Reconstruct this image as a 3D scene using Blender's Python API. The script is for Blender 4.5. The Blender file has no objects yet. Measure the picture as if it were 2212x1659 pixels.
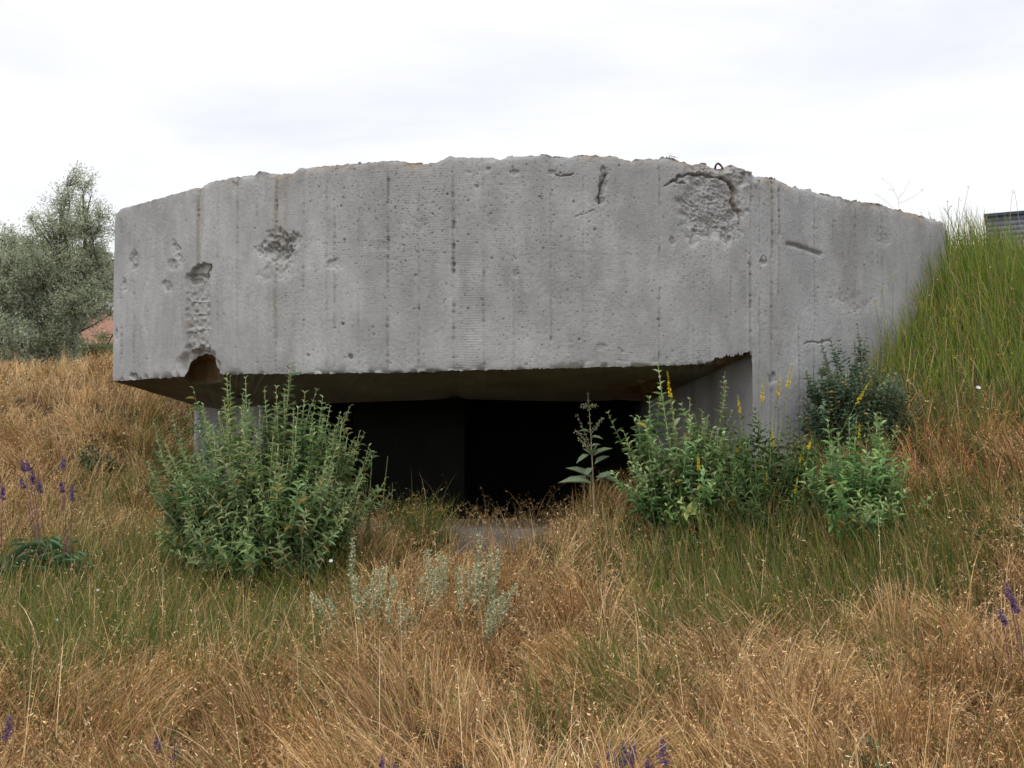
import bpy, math, random
import numpy as np

# ------------------------------------------------------------------ camera, world, sun
C = bpy.context.scene
EYE = np.array([0.0, 0.0, 1.6])
PITCH = math.radians(2.28)
F = 2150.6                      # focal length in units of the 2212 px wide photograph
cam_data = bpy.data.cameras.new("camera")
cam_data.lens = 35.0; cam_data.sensor_width = 36.0
cam_data.clip_start = 0.05; cam_data.clip_end = 3000
cam = bpy.data.objects.new("camera", cam_data)
C.collection.objects.link(cam)
cam.location = EYE
cam.rotation_euler = (math.radians(90) + PITCH, 0, 0)
C.camera = cam
C.view_settings.view_transform = 'Standard'
C.view_settings.look = 'None'
C.view_settings.exposure = 0.30
C.view_settings.gamma = 1.0
C.cycles.max_bounces = 6
C.cycles.diffuse_bounces = 4
C.cycles.transparent_max_bounces = 4

SUN_EL, SUN_AZ = math.radians(58), math.radians(215)
world = bpy.data.worlds.new("World"); C.world = world
world.use_nodes = True
nt = world.node_tree; nt.nodes.clear()
n_out = nt.nodes.new('ShaderNodeOutputWorld')
n_bg = nt.nodes.new('ShaderNodeBackground'); n_bg.inputs[1].default_value = 0.1
n_sky = nt.nodes.new('ShaderNodeTexSky'); n_sky.sky_type = 'NISHITA'; n_sky.sun_disc = False
n_sky.sun_elevation = SUN_EL; n_sky.sun_rotation = SUN_AZ; n_sky.air_density = 1.5; n_sky.dust_density = 3
n_tc = nt.nodes.new('ShaderNodeTexCoord')
n_map = nt.nodes.new('ShaderNodeMapping'); n_map.inputs['Scale'].default_value = (1.0, 1.0, 4.5)
n_no = nt.nodes.new('ShaderNodeTexNoise'); n_no.inputs['Scale'].default_value = 1.6
n_no.inputs['Detail'].default_value = 6; n_no.inputs['Roughness'].default_value = 0.55
n_no.inputs['Distortion'].default_value = 0.4
n_rp = nt.nodes.new('ShaderNodeValToRGB')
n_rp.color_ramp.elements[0].position = 0.34; n_rp.color_ramp.elements[0].color = (7.3, 7.45, 8.0, 1)
n_rp.color_ramp.elements[1].position = 0.60; n_rp.color_ramp.elements[1].color = (9.1, 9.2, 9.4, 1)
n_mx = nt.nodes.new('ShaderNodeMix'); n_mx.data_type = 'RGBA'; n_mx.inputs[0].default_value = 0.94
L = nt.links.new
L(n_tc.outputs['Generated'], n_map.inputs['Vector']); L(n_map.outputs[0], n_no.inputs['Vector'])
L(n_no.outputs[0], n_rp.inputs[0])
L(n_sky.outputs[0], n_mx.inputs[6]); L(n_rp.outputs[0], n_mx.inputs[7])
L(n_mx.outputs[2], n_bg.inputs[0]); L(n_bg.outputs[0], n_out.inputs[0])

sun_d = bpy.data.lights.new("sun", 'SUN'); sun_d.energy = 1.0; sun_d.angle = math.radians(25)
sun_d.color = (1.0, 0.97, 0.92)
sun = bpy.data.objects.new("sun", sun_d); C.collection.objects.link(sun)
# sun_rotation turns clockwise from +Y; the lamp shines along its local -Z
sun.rotation_euler = (math.pi / 2 - SUN_EL, 0, math.pi - SUN_AZ)
sun.location = (0, 0, 30)

# ------------------------------------------------------------------ helpers
rng = np.random.default_rng(11)

def P(px, py, Y):
    """the point at depth Y (metres ahead of the camera) that the photo shows at (px, py)"""
    px = np.asarray(px, float); py = np.asarray(py, float); Y = np.asarray(Y, float)
    cp, sp = math.cos(PITCH), math.sin(PITCH)
    a = (px - 1106) / F; b = (829.5 - py) / F
    dy = cp - b * sp; dz = sp + b * cp
    k = Y / dy
    return np.stack(np.broadcast_arrays(a * k, Y + 0 * k, EYE[2] + dz * k), -1)

def proj(V):
    cp, sp = math.cos(PITCH), math.sin(PITCH)
    x = V[..., 0]; y = V[..., 1]; z = V[..., 2] - EYE[2]
    d = y * cp + z * sp; u = -y * sp + z * cp
    d = np.where(np.abs(d) < 1e-3, 1e-3, d)
    return 1106 + F * x / d, 829.5 - F * u / d

def _h(ix, iy, seed):
    ix = ix.astype(np.int64); iy = iy.astype(np.int64)
    h = (ix * 374761393 + iy * 668265263 + seed * 1442695041) & 0xFFFFFFFF
    h = ((h ^ (h >> 13)) * 1274126177) & 0xFFFFFFFF
    h = (h ^ (h >> 16)) & 0xFFFFFFFF
    return h / 4294967295.0

def vn(x, y, seed=0):
    x = np.asarray(x, float); y = np.asarray(y, float)
    x, y = np.broadcast_arrays(x, y)
    ix = np.floor(x); iy = np.floor(y); fx = x - ix; fy = y - iy
    fx = fx * fx * (3 - 2 * fx); fy = fy * fy * (3 - 2 * fy)
    a = _h(ix, iy, seed); b = _h(ix + 1, iy, seed); c = _h(ix, iy + 1, seed); d = _h(ix + 1, iy + 1, seed)
    return (a + (b - a) * fx) * (1 - fy) + (c + (d - c) * fx) * fy

def fbm(x, y, octv=4, seed=0, gain=0.5):
    t = 0; a = 1; s = 0
    for k in range(octv):
        t = t + a * (vn(x * 2 ** k + 17.3 * k, y * 2 ** k - 9.1 * k, seed + k) * 2 - 1); s += a; a *= gain
    return t / s

def sst(a, b, x):
    t = np.clip((x - a) / (b - a), 0, 1); return t * t * (3 - 2 * t)

def lin(r, g, b):
    c = np.array([r, g, b], float) / 255
    return np.where(c <= .04045, c / 12.92, ((c + .055) / 1.055) ** 2.4)

def empty(name, loc, label, cat, group=None, kind=None):
    o = bpy.data.objects.new(name, None); C.collection.objects.link(o)
    o.location = tuple(float(v) for v in loc); o.empty_display_size = .1
    tag(o, label, cat, group, kind); return o

def tag(o, label=None, cat=None, group=None, kind=None):
    if label: o['label'] = label
    if cat: o['category'] = cat
    if group: o['group'] = group
    if kind: o['kind'] = kind
    return o

def mesh(name, V, T, mat, parent=None, col=None, smooth=False, quads=False):
    V = np.asarray(V, np.float32).reshape(-1, 3)
    if parent is not None:
        V = V - np.array(parent_origin(parent), np.float32)
    n = 4 if quads else 3
    T = np.asarray(T, np.int32).reshape(-1, n)
    me = bpy.data.meshes.new(name)
    me.vertices.add(len(V)); me.vertices.foreach_set('co', V.ravel())
    me.loops.add(T.size); me.loops.foreach_set('vertex_index', T.ravel())
    me.polygons.add(len(T))
    me.polygons.foreach_set('loop_start', np.arange(0, T.size, n, dtype=np.int32))
    me.polygons.foreach_set('loop_total', np.full(len(T), n, np.int32))
    if smooth: me.polygons.foreach_set('use_smooth', np.ones(len(T), bool))
    if col is not None:
        a = me.color_attributes.new('Col', 'FLOAT_COLOR', 'POINT')
        c = np.ones((len(V), 4), np.float32); c[:, :3] = col
        a.data.foreach_set('color', c.ravel())
    me.update(calc_edges=True); me.validate()
    me.materials.append(mat)
    o = bpy.data.objects.new(name, me); C.collection.objects.link(o)
    if parent is not None: o.parent = parent
    return o

def parent_origin(p):
    o = np.zeros(3)
    while p is not None:
        o += np.array(p.location); p = p.parent
    return o

def grid_quads(nr, nc, off=0):
    i = np.arange(nr - 1)[:, None] * nc + np.arange(nc - 1)[None, :] + off
    return np.stack([i, i + nc, i + nc + 1, i + 1], -1).reshape(-1, 4)

class Acc:
    """collects pieces of triangle geometry for one mesh"""
    def __init__(s): s.V = []; s.T = []; s.C = []; s.n = 0
    def add(s, V, T, col):
        V = np.asarray(V, np.float32).reshape(-1, 3); T = np.asarray(T).reshape(-1, 3)
        s.V.append(V); s.T.append(T + s.n); s.n += len(V)
        s.C.append(np.broadcast_to(np.asarray(col, np.float32), (len(V), 3)))
    def build(s, name, mat, parent=None, smooth=False):
        return mesh(name, np.concatenate(s.V), np.concatenate(s.T), mat, parent, np.concatenate(s.C), smooth)

def norm(v):
    return v / np.maximum(np.linalg.norm(v, axis=-1, keepdims=True), 1e-9)

def tubes(path, rad, sides=5):
    """path (N,K,3), rad (N,K) -> verts, tris"""
    N, K, _ = path.shape
    t = np.gradient(path, axis=1); t = norm(t)
    ref = np.where(np.abs(t[..., 2:3]) > .9, np.array([1., 0, 0]), np.array([0, 0, 1.]))
    a = norm(np.cross(t, ref)); b = np.cross(t, a)
    ang = np.arange(sides) * 2 * math.pi / sides
    V = path[:, :, None] + rad[:, :, None, None] * (a[:, :, None] * np.cos(ang)[:, None] + b[:, :, None] * np.sin(ang)[:, None])
    n = np.arange(N)[:, None, None] * K * sides; k = np.arange(K - 1)[None, :, None] * sides; s = np.arange(sides)[None, None]
    i0 = n + k + s; i1 = n + k + (s + 1) % sides; i2 = i1 + sides; i3 = i0 + sides
    T = np.stack([np.stack([i0, i1, i2], -1), np.stack([i0, i2, i3], -1)], -2).reshape(-1, 3)
    return V.reshape(-1, 3), T, K * sides

def leaves(p, d, up, ln, wd, fold=.25, curl=.25):
    """folded, curled leaf blades: 8 verts each"""
    d = norm(d); s = norm(np.cross(d, up)); u = np.cross(s, d)
    ln = ln[:, None]; wd = wd[:, None]
    def pt(t, w, f): return p + d * ln * t + s * wd * w * .5 + u * (ln * (f * fold * np.abs(w) * .35 - curl * t * t))
    V = np.stack([pt(0, 0, 0), pt(.32, -.95, 1), pt(.34, 0, 0), pt(.32, .95, 1),
                  pt(.68, -.75, 1), pt(.7, 0, 0), pt(.68, .75, 1), pt(1, 0, 0)], 1)
    T0 = np.array([[0, 2, 1], [0, 3, 2], [1, 2, 5], [1, 5, 4], [2, 3, 6], [2, 6, 5], [4, 5, 7], [5, 6, 7]])
    T = (T0[None] + np.arange(len(p))[:, None, None] * 8).reshape(-1, 3)
    return V.reshape(-1, 3), T

def diamonds(p, d, s, ln, wd):
    """small flat lens shaped pieces with a ridge: spikelets, tiny leaves, petals"""
    d = norm(d); s = norm(s - d * np.sum(s * d, -1, keepdims=True)); u = np.cross(s, d)
    ln = ln[:, None]; wd = wd[:, None]
    V = np.stack([p, p + d * ln * .4 + s * wd * .5, p + d * ln * .45 + u * wd * .3, p + d * ln * .4 - s * wd * .5, p + d * ln], 1)
    T0 = np.array([[0, 1, 2], [0, 2, 3], [1, 4, 2], [2, 4, 3]])
    return V.reshape(-1, 3), (T0[None] + np.arange(len(p))[:, None, None] * 5).reshape(-1, 3)

def rand_unit(n):
    return norm(rng.normal(size=(n, 3)))

# ------------------------------------------------------------------ materials
def new_mat(name):
    m = bpy.data.materials.new(name); m.use_nodes = True
    return m, m.node_tree, m.node_tree.nodes['Principled BSDF'], m.node_tree.nodes['Material Output']

def plant_mat(name, transl=.3, rough=.7, spec=.2, var=.15):
    m, t, b, out = new_mat(name)
    at = t.nodes.new('ShaderNodeAttribute'); at.attribute_name = 'Col'
    no = t.nodes.new('ShaderNodeTexNoise'); no.inputs['Scale'].default_value = 60
    geo = t.nodes.new('ShaderNodeNewGeometry'); t.links.new(geo.outputs['Position'], no.inputs['Vector'])
    mr = t.nodes.new('ShaderNodeMapRange'); mr.inputs[1].default_value = .3; mr.inputs[2].default_value = .7
    mr.inputs[3].default_value = 1 - var; mr.inputs[4].default_value = 1 + var
    mu = t.nodes.new('ShaderNodeMix'); mu.data_type = 'RGBA'; mu.blend_type = 'MULTIPLY'; mu.inputs[0].default_value = 1
    t.links.new(no.outputs[0], mr.inputs[0]); t.links.new(at.outputs['Color'], mu.inputs[6]); t.links.new(mr.outputs[0], mu.inputs[7])
    b.inputs['Roughness'].default_value = rough; b.inputs['Specular IOR Level'].default_value = spec
    t.links.new(mu.outputs[2], b.inputs['Base Color'])
    tr = t.nodes.new('ShaderNodeBsdfTranslucent'); t.links.new(mu.outputs[2], tr.inputs['Color'])
    ms = t.nodes.new('ShaderNodeMixShader'); ms.inputs[0].default_value = transl
    t.links.new(b.outputs[0], ms.inputs[1]); t.links.new(tr.outputs[0], ms.inputs[2]); t.links.new(ms.outputs[0], out.inputs[0])
    return m

def concrete_mat(name, use_col=True, base=(.36, .36, .35), bump=.35, dirt=.25):
    m, t, b, out = new_mat(name)
    N = t.nodes.new; K = t.links.new
    geo = N('ShaderNodeNewGeometry')
    def noise(scale, detail=6, rough=.6, sc=(1, 1, 1)):
        mp = N('ShaderNodeMapping'); mp.inputs['Scale'].default_value = sc
        K(geo.outputs['Position'], mp.inputs['Vector'])
        n = N('ShaderNodeTexNoise'); n.inputs['Scale'].default_value = scale
        n.inputs['Detail'].default_value = detail; n.inputs['Roughness'].default_value = rough
        K(mp.outputs[0], n.inputs['Vector']); return n.outputs[0]
    def ramp(src, a, b_, lo, hi):
        r = N('ShaderNodeMapRange'); r.inputs[1].default_value = a; r.inputs[2].default_value = b_
        r.inputs[3].default_value = lo; r.inputs[4].default_value = hi; K(src, r.inputs[0]); return r.outputs[0]
    def mul(a, b2):
        x = N('ShaderNodeMix'); x.data_type = 'RGBA'; x.blend_type = 'MULTIPLY'; x.inputs[0].default_value = 1
        K(a, x.inputs[6]); K(b2, x.inputs[7]); return x.outputs[2]
    if use_col:
        at = N('ShaderNodeAttribute'); at.attribute_name = 'Col'; c = at.outputs['Color']
    else:
        rgb = N('ShaderNodeRGB'); rgb.outputs[0].default_value = (*base, 1); c = rgb.outputs[0]
    c = mul(c, ramp(noise(1.6, 5, .6), .35, .65, 1 - dirt * .55, 1 + dirt * .35))
    c = mul(c, ramp(noise(9, 6, .65, (1, 1, .45)), .35, .65, 1 - dirt * .35, 1 + dirt * .25))
    c = mul(c, ramp(noise(140, 3, .75), .3, .7, .84, 1.14))
    c = mul(c, ramp(noise(28, 3, .6, (1, 1, .7)), .26, .34, .80, 1.0))
    c = mul(c, ramp(noise(55, 2, .5, (1, 1, .8)), .27, .34, .60, 1.0))  # shade of the small pits painted in, same mask as the bump
    K(c, b.inputs['Base Color'])
    b.inputs['Roughness'].default_value = .92; b.inputs['Specular IOR Level'].default_value = .15
    ad = N('ShaderNodeMath'); ad.operation = 'ADD'
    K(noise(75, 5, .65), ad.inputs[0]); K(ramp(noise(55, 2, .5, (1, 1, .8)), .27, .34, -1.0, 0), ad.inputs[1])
    bp = N('ShaderNodeBump'); bp.inputs['Strength'].default_value = bump; bp.inputs['Distance'].default_value = .006
    K(ad.outputs[0], bp.inputs['Height']); K(bp.outputs[0], b.inputs['Normal'])
    return m

def simple_mat(name, col, rough=.8, var=.2, scale=20, bands=None, metallic=0):
    m, t, b, out = new_mat(name)
    N = t.nodes.new; K = t.links.new
    geo = N('ShaderNodeNewGeometry'); n = N('ShaderNodeTexNoise'); n.inputs['Scale'].default_value = scale
    n.inputs['Detail'].default_value = 5; K(geo.outputs['Position'], n.inputs['Vector'])
    r = N('ShaderNodeMapRange'); r.inputs[1].default_value = .3; r.inputs[2].default_value = .7
    r.inputs[3].default_value = 1 - var; r.inputs[4].default_value = 1 + var; K(n.outputs[0], r.inputs[0])
    x = N('ShaderNodeMix'); x.data_type = 'RGBA'; x.blend_type = 'MULTIPLY'; x.inputs[0].default_value = 1
    x.inputs[6].default_value = (*col, 1); K(r.outputs[0], x.inputs[7]); K(x.outputs[2], b.inputs['Base Color'])
    b.inputs['Roughness'].default_value = rough; b.inputs['Metallic'].default_value = metallic
    b.inputs['Specular IOR Level'].default_value = .25
    return m

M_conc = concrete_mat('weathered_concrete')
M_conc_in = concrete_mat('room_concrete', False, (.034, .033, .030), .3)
M_dry = plant_mat('dry_straw', .25, .75)
M_green = plant_mat('green_blades', .35, .6)
M_leaf = plant_mat('leafy_green', .28, .75, .15)
M_olive = plant_mat('silver_leaf', .42, .7, .25)
M_flower = plant_mat('petals', .3, .7)
M_bark = plant_mat('bark', 0, .9)
M_rust = simple_mat('rusty_iron', (.09, .035, .018), .8, .4, 60)
M_steel = simple_mat('grey_steel', (.35, .35, .36), .5, .2, 60, metallic=.6)

# ------------------------------------------------------------------ terrain
ZR = [  # X, Y, ground height relative to the eye
 (0,0,-1.6),(-4,0,-1.6),(4,0,-1.55),(0,3,-1.58),(-3,3,-1.55),(3,3,-1.5),(0,5,-1.5),(-2,5,-1.47),(2,5,-1.42),
 (-3.6,6,-1.25),(3.3,6,-1.1),(0,7,-1.38),(-2,7.4,-1.32),(1.5,7.2,-1.2),(-.2,8.4,-1.17),(-2,8.7,-1.08),(-1.3,8.45,-1.06),
 (.8,8.4,-.86),(1.3,8.6,-.74),(2,8.3,-.66),(2.6,8.7,-.40),(2.2,7.5,-.9),(3.5,9.4,.27),(4.1,9.95,.86),(4.65,10.4,1.42),(5.0,10.9,1.70),
 (4.1,8,-.38),(4.9,9.5,.55),(4,6.6,-.85),(5.2,7.5,-.45),(6,9,.4),(5.6,10.8,1.46),(7,12,1.35),(5.6,12.5,1.55),(8,8,.1),(6,5,-.95),(9,3,-1.3),
 (8,15,1.2),(0,11,-1.6),(0,14,-1.5),(-2.4,11.5,-1.4),(-4.1,11.2,-.42),(-4.9,12,-.12),(-5,9,-.78),(-4,8,-1.02),(-7,9,-.55),(-6,13.5,.42),
 (-7.4,15.3,.68),(-9,14.5,.64),(-10,12,.25),(-4.4,14.5,.52),(-6,19,.2),(-12,20,-.1),(-8,5,-1.2),(-12,9,-.5),(0,19,.3),(4,18,.8),(-10,-2,-1.6),(10,-2,-1.5),
 (-14,15,.3),(-15,25,-.3),(-5,25,-.2),(14,12,.8),(14,20,.5),(5,25,0)]
ZR = np.array(ZR, float)
def _tps():
    X = ZR[:, :2]; n = len(X)
    d = np.linalg.norm(X[:, None] - X[None], axis=-1)
    K_ = np.where(d > 0, d ** 2 * np.log(d + 1e-9), 0) + np.eye(n) * .15
    A = np.zeros((n + 3, n + 3)); A[:n, :n] = K_; A[:n, n] = 1; A[:n, n + 1:] = X; A[n, :n] = 1; A[n + 1:, :n] = X.T
    return np.linalg.solve(A, np.concatenate([ZR[:, 2], np.zeros(3)]))
TPS = _tps()
def ground(x, y):
    x = np.atleast_1d(np.asarray(x, float)); y = np.atleast_1d(np.asarray(y, float))
    sh = x.shape; xf = x.ravel(); yf = y.ravel(); z = np.empty(len(xf))
    for i in range(0, len(xf), 40000):
        a = xf[i:i + 40000]; b = yf[i:i + 40000]
        d = np.hypot(a[:, None] - ZR[:, 0], b[:, None] - ZR[:, 1])
        z[i:i + 40000] = (np.where(d > 0, d ** 2 * np.log(d + 1e-9), 0)) @ TPS[:-3] + TPS[-3] + TPS[-2] * a + TPS[-1] * b
    r = np.hypot(xf, yf - 8)
    w = sst(14, 26, r)
    z = z * (1 - w) + (-.6) * w
    z = z + .05 * fbm(xf * 1.3, yf * 1.3, 3, 5) + .02 * fbm(xf * 6, yf * 6, 2, 9)
    return z.reshape(sh) + EYE[2]

def axis(a, b, core_a, core_b, step):
    core = np.arange(core_a, core_b + step / 2, step)
    lo = core_a - np.geomspace(step * 2, core_a - a, 26)[::-1]; hi = core_b + np.geomspace(step * 2, b - core_b, 26)
    return np.concatenate([lo, core, hi])
gx = axis(-900, 900, -16, 14, .12); gy = axis(-300, 1500, -3, 24, .12)
GX, GY = np.meshgrid(gx, gy)
GZ = ground(GX, GY)
mg, t, b, out = new_mat('soil_and_thatch')
geo = t.nodes.new('ShaderNodeNewGeometry')
n1 = t.nodes.new('ShaderNodeTexNoise'); n1.inputs['Scale'].default_value = 3; n1.inputs['Detail'].default_value = 8
n2 = t.nodes.new('ShaderNodeTexNoise'); n2.inputs['Scale'].default_value = 45; n2.inputs['Detail'].default_value = 6
for n in (n1, n2): t.links.new(geo.outputs['Position'], n.inputs['Vector'])
r1 = t.nodes.new('ShaderNodeValToRGB'); r1.color_ramp.elements[0].color = (.06, .045, .03, 1); r1.color_ramp.elements[1].color = (.17, .125, .08, 1)
r1.color_ramp.elements[0].position = .35; r1.color_ramp.elements[1].position = .65
mm = t.nodes.new('ShaderNodeMix'); mm.data_type = 'RGBA'; mm.blend_type = 'MULTIPLY'; mm.inputs[0].default_value = .7
t.links.new(n1.outputs[0], r1.inputs[0]); t.links.new(r1.outputs[0], mm.inputs[6]); t.links.new(n2.outputs[1], mm.inputs[7])
t.links.new(mm.outputs[2], b.inputs['Base Color']); b.inputs['Roughness'].default_value = 1
b.inputs['Specular IOR Level'].default_value = .1
bp = t.nodes.new('ShaderNodeBump'); bp.inputs['Distance'].default_value = .03; t.links.new(n2.outputs[0], bp.inputs['Height']); t.links.new(bp.outputs[0], b.inputs['Normal'])
o = mesh('ground', np.stack([GX, GY, GZ], -1), grid_quads(len(gy), len(gx)), mg, quads=True, smooth=True)
tag(o, 'dry soil ground rising into banks both sides of the bunker', None, kind='structure')

# ------------------------------------------------------------------ bunker
bunker = empty('bunker', (0, 11, 1.0), 'weathered grey concrete bunker with a broken curved roof slab over a dark firing opening', 'bunker')
side = np.array([(-3.1, 14.6), (-3.76, 11.85), (-4.17, 10.5)])
front = np.array([(-4.20, 10.42), (-3.6, 9.82), (-2.86, 9.12), (-2.17, 8.62), (-1.6, 8.32), (-.97, 8.13), (-.39, 8.02), (.16, 7.97), (.72, 8.0), (1.2, 8.12), (1.6, 8.31), (2.05, 8.6),
                  (3.0, 9.26), (3.9, 10.0), (4.4, 10.45), (4.76, 10.78)])
STEP = .0072
def resample(p, st):
    d = np.concatenate([[0], np.cumsum(np.linalg.norm(np.diff(p, axis=0), axis=1))])
    n = int(d[-1] / st) + 1; s = np.linspace(0, d[-1], n)
    return np.stack([np.interp(s, d, p[:, 0]), np.interp(s, d, p[:, 1])], -1)
def smooth(p, sig, st):
    k = int(sig * 3 / st); w = np.exp(-.5 * (np.arange(-k, k + 1) * st / sig) ** 2); w /= w.sum()
    a = p[0] - (p[1] - p[0]) * np.arange(k, 0, -1)[:, None]; b_ = p[-1] + (p[-1] - p[-2]) * np.arange(1, k + 1)[:, None]
    q = np.concatenate([a, p, b_]); return np.stack([np.convolve(q[:, i], w, 'valid') for i in (0, 1)], -1)
fr = smooth(resample(front, STEP), .22, STEP)
fr = fr[:-8]
cv = resample(np.concatenate([side, fr, [fr[-1] + (.02, .05), fr[-1] + (.35, 1.6), fr[-1] + (.5, 2.6)]]), STEP)
cv = smooth(cv, .035, STEP)
S = np.concatenate([[0], np.cumsum(np.linalg.norm(np.diff(cv, axis=0), axis=1))])
tg = norm(np.gradient(cv, axis=0)); NO = np.stack([tg[:, 1], -tg[:, 0]], -1)     # outward normal
i_corner = int(np.argmin(np.abs(cv[:, 0] - cv[:, 0].min())))
nU = len(cv)
# top edge read from the photograph, as height along the wall
TE = np.array([(245,478),(250,462),(262,450),(300,440),(350,425),(405,410),(430,404),(437,399),(450,393),(500,383),(545,379),(560,371),(575,372),(600,376),(625,374),(640,365),(660,360),(700,356),(780,352),(830,345),(868,348),(885,354),(905,352),(932,352),(950,343),(975,337),(1040,338),(1080,342),(1100,336),(1160,334),(1230,338),(1290,334),(1330,336),(1370,347),(1400,344),(1440,340),(1470,346),(1500,354),(1520,351),(1545,357),(1565,362),(1580,356),(1592,356),(1605,366),(1625,378),(1680,385),(1690,390),(1700,398),(1760,412),(1800,423),(1840,431),(1900,441),(1960,456),(2000,466),(2030,476),(2052,484),(2085,496),(2140,516),(2212,540)], float)
BE = np.array([(240,823),(280,821),(340,817),(405,812),(470,808),(560,808),(700,807),(850,805),(1000,800),(1200,796),(1400,790),(1500,787),(1540,785),(1560,779),(1590,776),(1612,771),(1625,768)], float)
def edge_z(E, i0):
    z = np.empty(nU)
    zz = np.linspace(1.9, 4.0, 2)
    for i in range(nU):
        pass
    # iterate: height so that the projected point falls on the edge line
    z = np.full(nU, 3.7 if E is TE else 2.0)
    for _ in range(6):
        px, py = proj(np.concatenate([cv, z[:, None]], -1))
        ty = np.interp(px, E[:, 0], E[:, 1])
        z = z + (py - ty) / F * cv[:, 1]
    z[:i0] = z[i0]
    return z
ic2 = i_corner + 12
ZT = edge_z(TE, ic2); ZB = edge_z(BE, ic2)
pxc, _ = proj(np.concatenate([cv, np.full((nU, 1), 3.0)], -1))
pxc[:i_corner] = 239
iE = int(np.argmin(np.abs(cv[:, 1] - (fr[-1, 1] + .04)) + 1e3 * (np.arange(nU) < nU // 2)))
ZT[iE:] = ZT[iE]
ZT += (.010 * fbm(S * 9, S * 0, 3, 31) + .010 * fbm(S * 38, S * 0, 2, 33) + .012 * sst(.62, .8, vn(S * 17, S * 0, 35))) * (.25 + .75 * sst(300, 800, pxc))
jag = .007 * fbm(S * 14, S * 0, 3, 41) + .006 * fbm(S * 60, S * 0, 2, 43)
ZB += jag + (.05 * vn(S * 22, S * 0, 45) + .03 * vn(S * 60, S * 0, 46)) * sst(1528, 1550, pxc) * sst(1626, 1612, pxc)
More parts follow.
